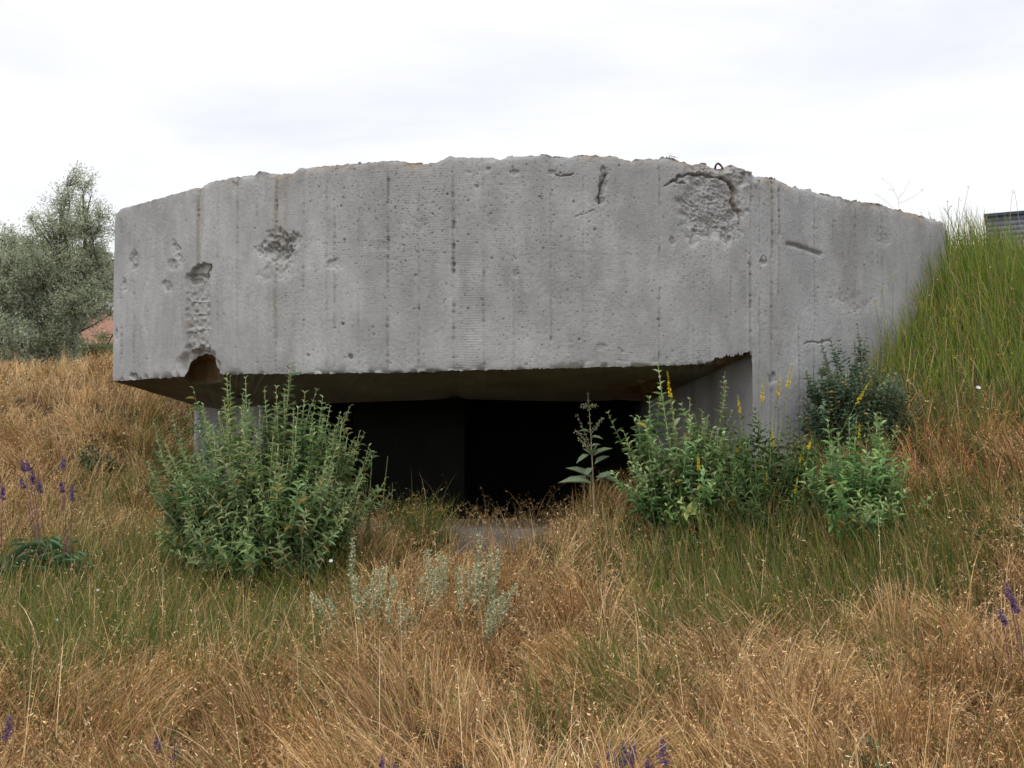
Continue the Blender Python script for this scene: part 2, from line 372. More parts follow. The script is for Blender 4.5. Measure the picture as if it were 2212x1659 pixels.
# broken notch in the lower edge at the left
nt_top = np.interp(pxc, [396, 401, 406, 413, 428, 444, 450, 458, 462, 476, 484], [812, 792, 776, 768, 763, 766, 773, 784, 794, 807, 809])
inn = (pxc > 396) & (pxc < 484) & (np.arange(nU) > i_corner)
for _ in range(1):
    zt_ = np.array([P(pxc[i], nt_top[i], cv[i, 1])[2] for i in range(nU)])
ZBn = np.where(inn, np.maximum(zt_ + .006 * fbm(S * 50, S * 0, 2, 51), ZB), ZB)
iR = int(np.argmin(np.abs(pxc - 1624) + 1e4 * (np.arange(nU) < i_corner)))       # where the wall starts reaching the ground
ZBn[iR:] = ZBn[iR - 1]
nV = 250
v = np.linspace(0, 1, nV)[:, None]
def relief(Sg, Zg, PXg, PYg):
    """inward displacement (m) and colour of the board-marked, shot-up wall face"""
    D = .009 * fbm(Sg * 1.3, Zg * 1.3, 3, 61) + .0012 * fbm(Sg * 14, Zg * 14, 3, 62, .6) + .0019 * fbm(Sg * 55, Zg * 55, 2, 64) * (.4 + 1.1 * vn(Sg * 2.4, Zg * 2.4, 65))
    var = fbm(Sg * 1.1, Zg * .9, 4, 71) * .07 + fbm(Sg * 7, Zg * 3.0, 4, 72) * .06 + fbm(Sg * 25, Zg * 3, 2, 73) * .03
    col = np.array([.408, .408, .406])[None, None] * (1 + var)[..., None]
    def mix(cc, m):
        nonlocal col
        m = np.clip(m, 0, 1)[..., None]; col = col * (1 - m) + np.array(cc) * m
    # board seams
    seams = [(262,1),(290,1),(318,.8),(352,.5),(392,.6),(430,.8),(470,.6),(512,1.2),(555,.6),(597,1.1),(655,1.1),(705,.7),(722,1.1),(775,.7),(838,1.3),(905,1),(980,2.4),(1045,1.2),(1110,.5),(1190,.8),(1260,.5),(1330,.6),(1425,1.0),(1500,.5),(1535,.7),(1580,.7),(1622,2.3),(1641,.9),(1668,1.9),(1683,1.2),(1728,.9),(1760,.6),(1800,.6),(1848,.8),(1905,.6),(1960,.6),(2010,.5)]
    bid = np.zeros(PXg.shape)
    for k, (sx, st) in enumerate(seams):
        w = 2.0 + .6 * st
        xx = PXg - sx - 1.5 * fbm(Zg * 5, Zg * 0 + k, 2, 80 + k)
        brk = sst(.30, .62, vn(Zg * 9, Zg * 0 + k * 3.1, 90 + k)) * (.35 + .65 * vn(Zg * 1.4, Zg * 0 + k, 91))
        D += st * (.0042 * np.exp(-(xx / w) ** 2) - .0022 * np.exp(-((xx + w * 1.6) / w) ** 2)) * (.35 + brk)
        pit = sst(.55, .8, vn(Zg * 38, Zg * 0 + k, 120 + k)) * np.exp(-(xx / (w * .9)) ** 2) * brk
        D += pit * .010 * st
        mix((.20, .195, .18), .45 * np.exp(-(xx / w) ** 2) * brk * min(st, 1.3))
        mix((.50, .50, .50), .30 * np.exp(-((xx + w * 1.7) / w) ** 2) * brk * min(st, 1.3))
        bid += (PXg > sx)
    bo = _h(bid, bid * 0, 7) - .5
    D += bo * .005; col *= (1 + bo * .07)[..., None]
    # fine saw lines on the boards
    saw = np.sin(Zg * 2 * math.pi / .021 + fbm(Sg * 6, Zg * 2, 2, 66) * 3)
    amp = .0005 + .0014 * np.exp(-((PXg - 1013) / 30) ** 2) * sst(540, 620, PYg) + .0005 * sst(600, 500, PYg) * np.exp(-((PXg - 880) / 200) ** 2)
    D += amp * saw * (.4 + vn(Sg * 3, Zg * 3, 67))
    # pour line across the wall about a third down
    pl = 548 + 20 * fbm(Sg * .8, Zg * 0, 3, 68)
    mix((.27, .265, .25), .25 * np.exp(-((PYg - pl) / 3) ** 2) * sst(.35, .6, vn(Sg * 4, Sg * 0, 69)))
    # darker damp cloud in the middle, and mottling
    mix((.235, .235, .225), .55 * np.exp(-(((PXg - 1090) / 160) ** 2 + ((PYg - 600) / 170) ** 2)) * sst(.38, .62, vn(Sg * 4, Zg * 2.2, 75) * .5 + vn(Sg * 11, Zg * 5, 76) * .5))
    mix((.26, .26, .25), .28 * sst(.50, .72, vn(Sg * 2.2, Zg * 1.2, 77) * .55 + vn(Sg * 9, Zg * 4, 78) * .45))
    mix((.43, .435, .44), .35 * sst(.52, .74, vn(Sg * 1.7 + 9, Zg * 1.3, 79) * .6 + vn(Sg * 8, Zg * 5, 74) * .4))
    # rust and damp streaks
    for sx, w, y0, y1, a, cc in [(429,5,400,600,.75,(.20,.155,.085)),(436,3,400,560,.4,(.22,.17,.09)),(512,3.5,384,520,.5,(.17,.14,.10)),(596,4,378,805,.6,(.235,.19,.115)),(606,10,378,560,.5,(.25,.215,.15)),(618,4,370,540,.45,(.2,.165,.11)),(575,3,370,500,.3,(.22,.19,.14)),
                                 (1668,7,385,800,.45,(.30,.25,.17)),(1660,3,385,470,.45,(.32,.21,.11)),(1835,14,425,700,.38,(.29,.24,.17)),(1822,3,425,500,.5,(.34,.19,.10)),(1500,5,365,470,.35,(.27,.20,.11)),(1585,4,400,490,.7,(.20,.12,.055)),(838,3,350,540,.35,(.2,.19,.17)),
                                 (1070,12,345,500,.30,(.25,.21,.15)),(1300,6,440,500,.35,(.26,.22,.16)),(705,3,360,760,.2,(.25,.23,.2)),(1560,10,380,560,.2,(.28,.24,.17)),(1905,3,450,620,.3,(.24,.2,.16)),(1980,14,470,560,.25,(.27,.24,.19)),(290,3,580,800,.3,(.22,.21,.2))]:
        xx = PXg - sx - 2.5 * fbm(Zg * 2, Zg * 0, 3, int(sx))
        br = .45 + .55 * sst(.2, .7, vn(Zg * 6, PXg * .15, int(sx) + 1))
        mix(cc, .75 * a * np.exp(-(xx / w) ** 2) * sst(y0 - 12, y0 + 4, PYg) * sst(y1 + 25, y1 - 90, PYg) * br)
    # tan aggregate exposed along the broken top edge
    zt = np.interp(PXg, TE[:, 0], TE[:, 1])
    top = np.exp(-np.maximum(PYg - zt, 0) / (5 + 7 * vn(Sg * 6, Sg * 0, 83)))
    tan = top * sst(.32, .6, vn(Sg * 3.5, Zg * 6, 84))
    mix((.34, .245, .155), tan * .85 * sst(380, 560, PXg)); mix((.17, .165, .12), .5 * top * sst(.55, .3, vn(Sg * 5, Zg * 5, 85)))
    D += top * (.010 + .030 * vn(Sg * 14, Zg * 16, 86) + .015 * vn(Sg * 50, Zg * 50, 87)) * (.4 + .6 * sst(300, 800, PXg))
    # lumps of broken concrete on the right part of the crest
    reg = np.exp(-(((PXg - 1590) / 75) ** 2 + ((PYg - 372) / 26) ** 2))
    D -= reg * (.05 * vn(Sg * 9, Zg * 9, 88) + .04 * sst(.5, .8, vn(Sg * 20, Zg * 20, 89)))
    # craters: x, y, rx, ry, tilt, depth, roughness
    for k, (cx, cy, rx, ry, an, dp, ro) in enumerate([
        (290,562,11,27,0,.035,.5),(270,616,6,17,0,.03,.5),(252,722,4,17,0,.025,.4),(385,545,10,30,-.3,.035,.6),(374,572,12,14,-.4,.02,.6),(361,618,11,17,-.45,.025,.6),
        (607,527,30,36,.1,.050,.9),(592,545,38,22,.2,.035,.9),(628,520,24,16,-.6,.03,.9),(590,590,34,20,0,.012,.9),(620,560,22,30,0,.018,.8),
        (1592,777,36,8,-.12,.075,.9),(1545,786,26,6,-.1,.05,.9),(722,570,17,16,0,.016,.9),(757,770,6,7,0,.045,.1),(740,700,4,4,0,.03,.1),(1115,590,9,10,0,.012,.8),(1298,749,16,8,0,.010,.8),(1340,755,9,4,.8,.012,.6),
        (1302,398,9,28,.18,.040,.7),(1305,372,8,14,-.2,.03,.6),(1296,432,12,10,-.5,.032,.7),(1648,566,9,7,.6,.025,.6),(1668,817,12,12,0,.030,.9),(1030,402,5,4,0,.02,.3),(1055,366,6,6,0,.014,.5),(1012,372,9,4,.2,.014,.5),
        (665,768,5,4,0,.02,.3),(905,478,22,22,0,.006,1),(815,530,26,12,0,.006,1),(1840,650,40,26,.2,.008,1.2),(2000,655,26,16,0,.008,1.2),(1905,515,16,22,0,.010,1.2),(288,813,10,9,-.5,.04,.6),
        (1110,372,10,7,0,.02,.8),(1190,372,12,6,0,.016,.8),(505,405,6,16,0,.02,.9),(429,408,7,13,0,.02,.8),(1500,515,9,22,.2,.028,1),(1568,512,11,20,-.2,.03,1),(1452,520,7,10,0,.02,.9)]):
        ca, sa = math.cos(an), math.sin(an)
        dx = PXg - cx; dy = PYg - cy
        q = np.hypot((dx * ca + dy * sa) / rx, (-dx * sa + dy * ca) / ry)
        near = q < 2.2
        if not near.any(): continue
        q = q + ro * .75 * (vn(Sg * 22 + k, Zg * 22, 140 + k) - .5) + ro * .35 * (vn(Sg * 60, Zg * 60 + k, 141) - .5)
        m = sst(1.05, .55, q) * near
        D += dp * .72 * m * (.35 + 1.1 * vn(Sg * 35, Zg * 35, 142))
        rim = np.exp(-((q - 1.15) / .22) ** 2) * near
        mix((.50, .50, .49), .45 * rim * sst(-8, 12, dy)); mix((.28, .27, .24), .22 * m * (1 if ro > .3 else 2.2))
    # large spalled field under the crest
    a_ = (PXg - 1532 - .06 * (PYg - 400)) / np.clip(94 - .24 * (PYg - 390), 40, 98); b_ = (PYg - 455) / 100
    q = (np.abs(a_) ** 2.6 + np.abs(b_) ** 2.6) ** (1 / 2.6)
    q = q + .55 * (vn(Sg * 5, Zg * 5, 150) - .5) + .32 * (vn(Sg * 20, Zg * 20, 151) - .5) + .14 * np.clip((PYg - 480) / 60, 0, 1) * (vn(Sg * 6, Sg * 0, 152) * 3 - 1)
    m = sst(1.04, .88 - .50 * sst(410, 540, PYg) - .45 * sst(1530, 1460, PXg), q)
    ridg = np.abs(fbm(Sg * 16 + Zg * 5, Zg * 26, 4, 153, .6))
    D += m * (.010 + .024 * (vn(Sg * 10, Zg * 13, 154)) + .024 * ridg * 1.3 + .012 * vn(Sg * 60, Zg * 70, 157))
    mix((.33, .315, .28), .45 * m * vn(Sg * 9, Zg * 9, 155)); mix((.43, .43, .43), .35 * m * sst(.55, .8, vn(Sg * 24, Zg * 34, 156)))
    # cracks
    def crack(pts, w, dp, cc=(.10, .07, .045), mm_=.75, ws=1):
        nonlocal D
        pts = np.array(pts, float); best = np.full(PXg.shape, 1e9)
        wx = PXg + ws * 5 * (fbm(Sg * 18, Zg * 18, 3, 160)); wy = PYg + ws * 5 * (fbm(Sg * 18 + 7, Zg * 18, 3, 161))
        for a2, b2 in zip(pts[:-1], pts[1:]):
            ab = b2 - a2; t_ = np.clip(((wx - a2[0]) * ab[0] + (wy - a2[1]) * ab[1]) / (ab @ ab), 0, 1)
            best = np.minimum(best, np.hypot(wx - a2[0] - t_ * ab[0], wy - a2[1] - t_ * ab[1]))
        g = np.exp(-(best / w) ** 2); D += dp * g; mix(cc, mm_ * g)
    crack([(1452,394),(1470,380),(1500,374),(1530,380),(1560,384),(1580,396),(1592,410),(1597,424)], 2.3, .035)
    crack([(1580,396),(1588,420),(1583,436),(1592,452),(1599,455),(1598,480)], 2.4, .03, (.16,.09,.045))
    crack([(1437,402),(1455,392),(1480,396)], 1.6, .02)
    crack([(1200,376),(1212,382),(1240,375)], 1.6, .02); crack([(1285,455),(1265,462),(1240,470)], 1.2, .008)
    crack([(1310,375),(1296,402),(1296,438)], 2.2, .03)
    crack([(1703,527),(1722,531),(1772,549)], 4.2, .030, (.2,.19,.17), .4, .3)
    crack([(700,548),(830,560),(960,545),(1080,556),(1200,540),(1330,552),(1440,545)], 1.0, .0015, (.28,.27,.25), .14)
    crack([(1740,742),(1790,735)], 2.0, .015, (.1,.1,.1), .7)
    # recessed channel where an iron step strip was torn out, and the holes at its ends
    cm = sst(400, 405, PXg + 3 * fbm(Zg * 20, Zg * 0, 2, 170)) * sst(454, 449, PXg + 3 * fbm(Zg * 20, Zg * 0, 2, 171)) * sst(588, 598, PYg)
    yw = PYg - 640 + 9 * fbm(Sg * 12, Zg * 4, 3, 172) + 14 * fbm(Zg * 3, Zg * 0, 2, 179)
    ru = np.abs((yw % 35) - 17.5) / 17.5 * (.75 + .35 * vn(Zg * 9, Sg * 9, 178))
    D += cm * (.030 - .016 * sst(.72, .95, ru) + .022 * (vn(Sg * 30, Zg * 30, 173) - .5) * sst(600, 640, PYg) + .02 * sst(720, 760, PYg) * vn(Sg * 25, Zg * 25, 174))
    mix((.33, .33, .31), .4 * cm); mix((.52, .52, .52), .5 * cm * sst(.75, .95, ru) * vn(Sg * 30, Zg * 30, 175)); mix((.22, .14, .07), .5 * np.exp(-(((PXg - 407) / 5) ** 2 + ((PYg - 700) / 12) ** 2)))
    q = np.hypot((PXg - 430) / 25, (PYg - 592 + (PXg - 430) * .5) / 20) + .25 * (vn(Sg * 25, Zg * 25, 176) - .5)
    m = sst(1.05, .9, q); D += m * (.04 + .36 * sst(440, 449, PXg + (PYg - 590) * .45))
    mix((.30, .31, .25), .5 * m)
    q = np.hypot((PXg - 428) / 40, (PYg - 790) / 36) + .25 * (vn(Sg * 16, Zg * 16, 177) - .5)
    D += .05 * sst(1.25, .85, q); mix((.30, .285, .26), .5 * sst(1.25, .85, q))
    # chipped lower lip
    zb = np.interp(PXg, BE[:, 0], BE[:, 1])
    lip = np.exp(-np.maximum(zb - PYg, 0) / (3 + 6 * vn(Sg * 8, Sg * 0, 180))) * (PXg < 1622)
    D += lip * (.008 + .028 * sst(.45, .8, vn(Sg * 16, Zg * 16, 181))); mix((.46, .46, .45), .35 * lip * vn(Sg * 30, Zg * 30, 182))
    return D, col

def splat_pits(D, col, Sg, Zg, PXg, PYg, n, seed):
    r = np.random.default_rng(seed)
    nr, nc = D.shape
    zones = [(870,480,70,60,.16),(1000,400,140,60,.08),(1150,560,150,100,.12),(1560,470,60,80,.08),(1850,560,110,120,.16),(660,440,120,120,.08)]
    for k in range(n):
        if r.random() < .55:
            zx, zy, sx, sy, _ = zones[r.integers(len(zones))]; px = r.normal(zx, sx); py = r.normal(zy, sy)
        else: px = r.uniform(250, 2050); py = r.uniform(350, 900)
        j = int(np.argmin(np.abs(PXg[nr // 2, i_corner0:] - px))) + i_corner0
        i = int(np.argmin(np.abs(PYg[:, j] - py)))
        if i < 3 or i > nr - 4 or j < 5 or j > nc - 6: continue
        rad = r.gamma(1.3, .0018) + .0028; rad = min(rad, .012); w = int(rad / .006) + 2
        ii = slice(max(i - w, 0), i + w + 1); jj = slice(max(j - w, 0), j + w + 1)
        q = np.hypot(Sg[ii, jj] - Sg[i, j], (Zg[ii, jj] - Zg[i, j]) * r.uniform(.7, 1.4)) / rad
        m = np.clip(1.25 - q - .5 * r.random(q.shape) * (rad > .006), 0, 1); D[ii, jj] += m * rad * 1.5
        col[ii, jj] = col[ii, jj] * (1 - .5 * m[..., None]) + np.array([.13, .12, .11]) * .5 * m[..., None]  # occlusion shade inside each pit is mixed into the wall colour
i_corner0 = i_corner
Zu = ZT[None] * (1 - v) + ZBn[None] * v
Su = np.broadcast_to(S[None], Zu.shape)
B3 = np.stack([np.broadcast_to(cv[None, :, 0], Zu.shape), np.broadcast_to(cv[None, :, 1], Zu.shape), Zu], -1)
PXu, PYu = proj(B3)
PXu = PXu.copy(); PXu[:, :i_corner] = 235 - (S[i_corner] - S[:i_corner]) * 200
Du, Cu = relief(Su, Zu, PXu, PYu)
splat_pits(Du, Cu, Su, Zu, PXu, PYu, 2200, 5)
Vu = B3.copy(); Vu[..., 0] -= NO[None, :, 0] * Du; Vu[..., 1] -= NO[None, :, 1] * Du
# crest leans back a little where it is broken
ZL = np.linspace(0, 1, 150)[:, None] * (0.75 - ZBn[iR]) + ZBn[iR]
ZLg = np.broadcast_to(ZL, (150, nU - iR))
SL = np.broadcast_to(S[None, iR:], ZLg.shape)
BL = np.stack([np.broadcast_to(cv[None, iR:, 0], ZLg.shape), np.broadcast_to(cv[None, iR:, 1], ZLg.shape), ZLg], -1)
PXl, PYl = proj(BL)
Dl, Cl = relief(SL, ZLg, PXl, PYl)
i_corner0 = 0
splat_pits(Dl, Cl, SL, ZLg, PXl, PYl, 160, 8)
Dl[0] = Du[-1, iR:]
VL = BL.copy(); VL[..., 0] -= NO[None, iR:, 0] * Dl; VL[..., 1] -= NO[None, iR:, 1] * Dl
q1 = grid_quads(nV, nU); q2 = grid_quads(150, nU - iR, nV * nU)
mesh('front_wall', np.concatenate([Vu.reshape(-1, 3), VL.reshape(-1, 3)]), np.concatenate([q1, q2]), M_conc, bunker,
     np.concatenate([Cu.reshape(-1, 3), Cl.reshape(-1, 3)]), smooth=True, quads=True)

# roof: rubble-strewn top from the crest back
nr = 60
ctr = np.array([.8, 14.6])
row0 = Vu[0]
cols_ = np.arange(0, nU, 3)
tt = np.concatenate([np.linspace(0, .12, 30), np.linspace(.14, 1, nr - 30)])[:, None]
R3 = np.empty((nr, len(cols_), 3))
for k in (0, 1): R3[..., k] = row0[cols_, k][None] * (1 - tt) + ctr[k] * tt
zm = 3.72
R3[..., 2] = row0[cols_, 2][None] * (1 - sst(0, .10, tt)) + zm * sst(0, .10, tt)
nz = fbm(R3[..., 0] * 5, R3[..., 1] * 5, 4, 201) * .03 + .03 * sst(.55, .8, vn(R3[..., 0] * 14, R3[..., 1] * 14, 202))
R3[..., 2] += nz * sst(0, .02, tt) - .035 * sst(0, .03, tt)
cr = np.array([.27, .22, .155])[None, None] * (.75 + .5 * vn(R3[..., 0] * 6, R3[..., 1] * 6, 203))[..., None]
mesh('roof', R3, grid_quads(nr, len(cols_)), M_conc, bunker, cr.reshape(-1, 3), smooth=True, quads=True)
# rear wall closing the bunker
def strip(name, pts, z0, z1, mat, parent, n=40, rows=30, seed=0, amp=.006, colour=(.30, .30, .29)):
    pts = np.array(pts, float); q = resample(pts, .05); nrm = norm(np.gradient(q, axis=0)); nn = np.stack([nrm[:, 1], -nrm[:, 0]], -1)
    s_ = np.arange(len(q)) * .05; z0 = np.interp(np.linspace(0, 1, len(q)), np.linspace(0, 1, len(np.atleast_1d(z0))), np.atleast_1d(z0))
    z1 = np.interp(np.linspace(0, 1, len(q)), np.linspace(0, 1, len(np.atleast_1d(z1))), np.atleast_1d(z1))
    w = np.linspace(0, 1, rows)[:, None]; Z = z1[None] * (1 - w) + z0[None] * w
    Sg = np.broadcast_to(s_[None], Z.shape); d = amp * fbm(Sg * 5, Z * 5, 4, seed)
    V = np.stack([q[None, :, 0] - nn[None, :, 0] * d, q[None, :, 1] - nn[None, :, 1] * d, Z], -1)
    c = np.array(colour)[None, None] * (1 + .3 * fbm(Sg * 3, Z * 2, 4, seed + 3))[..., None]
    run = sst(.5, .8, vn(Sg * 9, Z * .5, seed + 7)) * .4 + sst(.55, .8, vn(Sg * 4, Z * 3, seed + 8)) * .3
    low = sst(z0.mean() + 1.3, z0.mean() + .6, Z + .25 * vn(Sg * 5, Z * 5, seed + 9)) * .5
    kk_ = np.clip(run + low, 0, .8)[..., None]; c = c * (1 - kk_) + np.array([.16, .14, .10]) * kk_
    return mesh(name, V, grid_quads(rows, len(q)), mat, parent, c.reshape(-1, 3), smooth=True, quads=True)
strip('rear_wall', [cv[-1], (5.3, 16.5), (3, 18), (-1.5, 17.6), (-2.7, 16), cv[0]], .6, [ZT[-1], 3.7, 3.7, ZT[0]], M_conc, bunker, seed=210)

# soffit: splayed underside of the slab
inner = {240: P(420, 875, 11.8), 430: P(472, 884, 10.8), 640: P(568, 876, 10.1), 980: P(980, 862, 9.7), 1200: P(1200, 867, 9.65), 1400: P(1400, 868, 9.7)}
fi = int(np.argmin(np.abs(cv[:, 1] - 11.85) + 1e3 * (np.arange(nU) > i_corner)))
idx = np.arange(fi, iR + 1, 2)
Fr = Vu[-1, idx]; fpx = pxc[idx].copy(); fpx[idx < i_corner] = 240
keys = sorted(inner); IN = np.stack([np.interp(fpx, keys + [1625], [inner[k][j] for k in keys] + [Vu[-1, iR - 1, j]]) for j in range(3)], -1)
IN[:, 2] += .035 * np.exp(-((fpx - 985) / 16) ** 2) + .02 * np.exp(-((fpx - 1330) / 60) ** 2) * vn(fpx * .05, fpx * 0, 220)
ns = 90
w = np.linspace(0, 1, ns)[:, None]
base_z = ZB[idx]                     # unbroken underside level
SO = Fr[None] * (1 - w[..., None]) + IN[None] * w[..., None]
line_z = base_z[None] * (1 - w) + IN[None, :, 2] * w
raise_ = (Fr[:, 2] - base_z)[None] * (1 - sst(.16, .22, w)) * (w < .24)
SO[..., 2] = line_z + raise_
pxs, pys = proj(SO)
brk = np.exp(-(((pxs - 1400) / 75) ** 2 + ((pys - 842) / 22) ** 2)) + sst(1480, 1520, pxs) * sst(.5, .0, w) * .9 + .8 * np.exp(-((fpx[None] - 1590) / 50) ** 2)
brk = np.clip(brk, 0, 1)
edge = sst(0, .04, w) * sst(1, .97, w)
SO[..., 2] += edge * (.006 * fbm(SO[..., 0] * 6, SO[..., 1] * 6, 4, 221) + brk * (.085 * vn(SO[..., 0] * 9, SO[..., 1] * 9, 222) + .045 * fbm(SO[..., 0] * 22, SO[..., 1] * 22, 3, 223)))
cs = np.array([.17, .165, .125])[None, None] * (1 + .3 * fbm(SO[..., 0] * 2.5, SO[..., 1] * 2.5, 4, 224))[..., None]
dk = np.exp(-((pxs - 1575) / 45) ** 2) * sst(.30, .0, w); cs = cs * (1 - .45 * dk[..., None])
brown = np.clip(np.exp(-(((pxs - 1390) / 70) ** 2 + ((pys - 846) / 22) ** 2)) * 1.4 + .6 * sst(1500, 1560, pxs) + (raise_ > .02) * .9 + .4 * sst(520, 300, pxs), 0, 1)[..., None]  # brown broken patches; at the left end, dry-grass bounce light tinted in
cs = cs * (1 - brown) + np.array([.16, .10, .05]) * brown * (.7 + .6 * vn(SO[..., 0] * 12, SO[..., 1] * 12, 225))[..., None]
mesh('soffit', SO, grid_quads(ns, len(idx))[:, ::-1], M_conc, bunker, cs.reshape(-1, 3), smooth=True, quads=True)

A = inner[240]; B = inner[430]; Cc = inner[640]; E = inner[1400]; G = Vu[-1, iR - 1]
strip('side_wall', [(-2.9, 15.0), (-3.25, 13.6), A[:2] + (0, 0)], .6, [A[2] + .05, A[2] + .05, A[2] + .02], M_conc, bunker, seed=231)
strip('left_cheek_wall', [A[:2], B[:2], Cc[:2], (-2.3, 12.4)], .0, [A[2] + .012, B[2] + .012, Cc[2] + .012, Cc[2] + .02], M_conc, bunker, seed=232, colour=(.34, .34, .345))
strip('right_cheek_wall', [(1.55, 12.6), E[:2], tuple(cv[iR] + tg[iR] * .055 - NO[iR] * .03)], .2, [E[2] + .02, E[2] + .015, E[2] + .02 + (G[2] - E[2]) * .2, E[2] + (G[2] - E[2]) * .6, G[2] + .03], M_conc, bunker, seed=233, colour=(.33, .33, .33))

def box(name, x0, x1, y0, y1, z0, z1, mat, parent, col=None, bev=.01, sub=.1, amp=.004, seed=1):
    """box with broken arrises, subdivided and slightly uneven"""
    V = []; T = []; n = 0
    def face(o_, a, b_, la, lb):
        nonlocal n
        na = max(2, int(la / sub) + 1); nb = max(2, int(lb / sub) + 1)
        u_ = np.linspace(0, 1, na)[None, :, None]; w_ = np.linspace(0, 1, nb)[:, None, None]
        g = np.array(o_) + np.array(a) * la * u_ + np.array(b_) * lb * w_
        V.append(g.reshape(-1, 3)); T.append(grid_quads(nb, na, n)); n += na * nb
    X, Y_, Z = x1 - x0, y1 - y0, z1 - z0
    face((x0, y0, z0), (1, 0, 0), (0, 0, 1), X, Z); face((x1, y1, z0), (-1, 0, 0), (0, 0, 1), X, Z)
    face((x0, y1, z0), (0, -1, 0), (0, 0, 1), Y_, Z); face((x1, y0, z0), (0, 1, 0), (0, 0, 1), Y_, Z)
    face((x0, y0, z1), (1, 0, 0), (0, 1, 0), X, Y_); face((x0, y1, z0), (1, 0, 0), (0, -1, 0), X, Y_)
    V = np.concatenate(V)
    d = np.stack([fbm(V[:, 1] * 4 + V[:, 2] * 3, V[:, 2] * 4 + V[:, 0], 3, seed), fbm(V[:, 0] * 4 + V[:, 2] * 2, V[:, 2] * 4, 3, seed + 1), fbm(V[:, 0] * 4, V[:, 1] * 4 + V[:, 2], 3, seed + 2)], -1) * amp
    c = None
    if col is not None: c = np.array(col)[None] * (1 + .3 * fbm(V[:, 0] * 4, V[:, 1] * 4 + V[:, 2] * 4, 4, seed + 5))[:, None]
    return mesh(name, V + d, np.concatenate(T), mat, parent, c, quads=True)

zs = float(P(1106, 1147, 8.62)[2])
box('sill', -2.6, 1.7, 8.62, 9.75, .05, zs, M_conc, bunker, (.34, .30, .24), sub=.02, amp=.018, seed=240)
# dark room behind the opening
rz0, rz1 = .25, 2.05
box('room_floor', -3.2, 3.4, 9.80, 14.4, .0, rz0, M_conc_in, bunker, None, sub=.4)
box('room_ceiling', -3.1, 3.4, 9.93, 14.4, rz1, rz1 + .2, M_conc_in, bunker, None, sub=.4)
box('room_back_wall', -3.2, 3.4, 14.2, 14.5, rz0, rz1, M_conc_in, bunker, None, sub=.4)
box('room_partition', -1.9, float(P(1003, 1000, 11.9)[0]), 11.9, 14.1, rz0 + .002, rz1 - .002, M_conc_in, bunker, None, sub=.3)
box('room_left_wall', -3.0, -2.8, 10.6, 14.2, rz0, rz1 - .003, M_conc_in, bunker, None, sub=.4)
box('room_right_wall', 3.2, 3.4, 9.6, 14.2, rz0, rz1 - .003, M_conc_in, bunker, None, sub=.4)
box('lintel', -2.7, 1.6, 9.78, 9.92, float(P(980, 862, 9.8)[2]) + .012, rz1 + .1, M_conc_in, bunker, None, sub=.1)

# rusty reinforcement loop on the crest and a bent steel staple
p0 = P(1549, 362, 8.42)
a_ = np.linspace(-.3, math.pi + .2, 14)
loop = p0[None] + np.stack([np.cos(a_) * .030 + .014, .02 * np.sin(a_ * 2), np.sin(a_) * .034], -1)
V_, T_, _ = tubes(loop[None], np.full((1, 14), .009), 7)
mesh('rebar_loop', V_, T_, M_rust, bunker, smooth=True)
p0 = P(1646, 556, 8.60)
pth = np.stack([p0 + (-.02, -.01, -.03), p0 + (-.012, -.05, .012), p0 + (.0, -.055, .02), p0 + (.022, -.045, -.005), p0 + (.034, -.02, -.035)])
V_, T_, _ = tubes(pth[None], np.full((1, 5), .006), 6)
mesh('steel_staple', V_, T_, M_steel, bunker, smooth=True)

# ------------------------------------------------------------------ grass
EXCL = np.array([(-3.3, 15), tuple(A[:2]), tuple(B[:2]), (-2.7, 10.0), (-2.6, 8.60), (.30, 8.60), (.50, 8.9), (.9, 9.2), (1.35, 9.3), (1.9, 8.78), (2.07, 8.55), (3.0, 9.2), (3.9, 9.93), (4.72, 10.68), (4.85, 10.9), (5.25, 13.3), (5.2, 16.5), (3, 18), (-1.5, 17.6)])
def in_bunker(x, y):
    c = np.zeros(len(x), bool); n = len(EXCL)
    for i in range(n):
        x1, y1 = EXCL[i]; x2, y2 = EXCL[(i + 1) % n]
        k = ((y1 > y) != (y2 > y)) & (x < (x2 - x1) * (y - y1) / (y2 - y1 + 1e-12) + x1); c ^= k
    return c

def scatter(n, y0=2.3, y1=21, pw=1.7, wedge=.62):
    u = rng.random(n * 2)
    e = 2 - pw
    y = (y0 ** e + u * (y1 ** e - y0 ** e)) ** (1 / e)
    x = rng.uniform(-1, 1, n * 2) * (wedge * y + 2.0)
    k = ~in_bunker(x, y)
    return x[k][:n], y[k][:n]

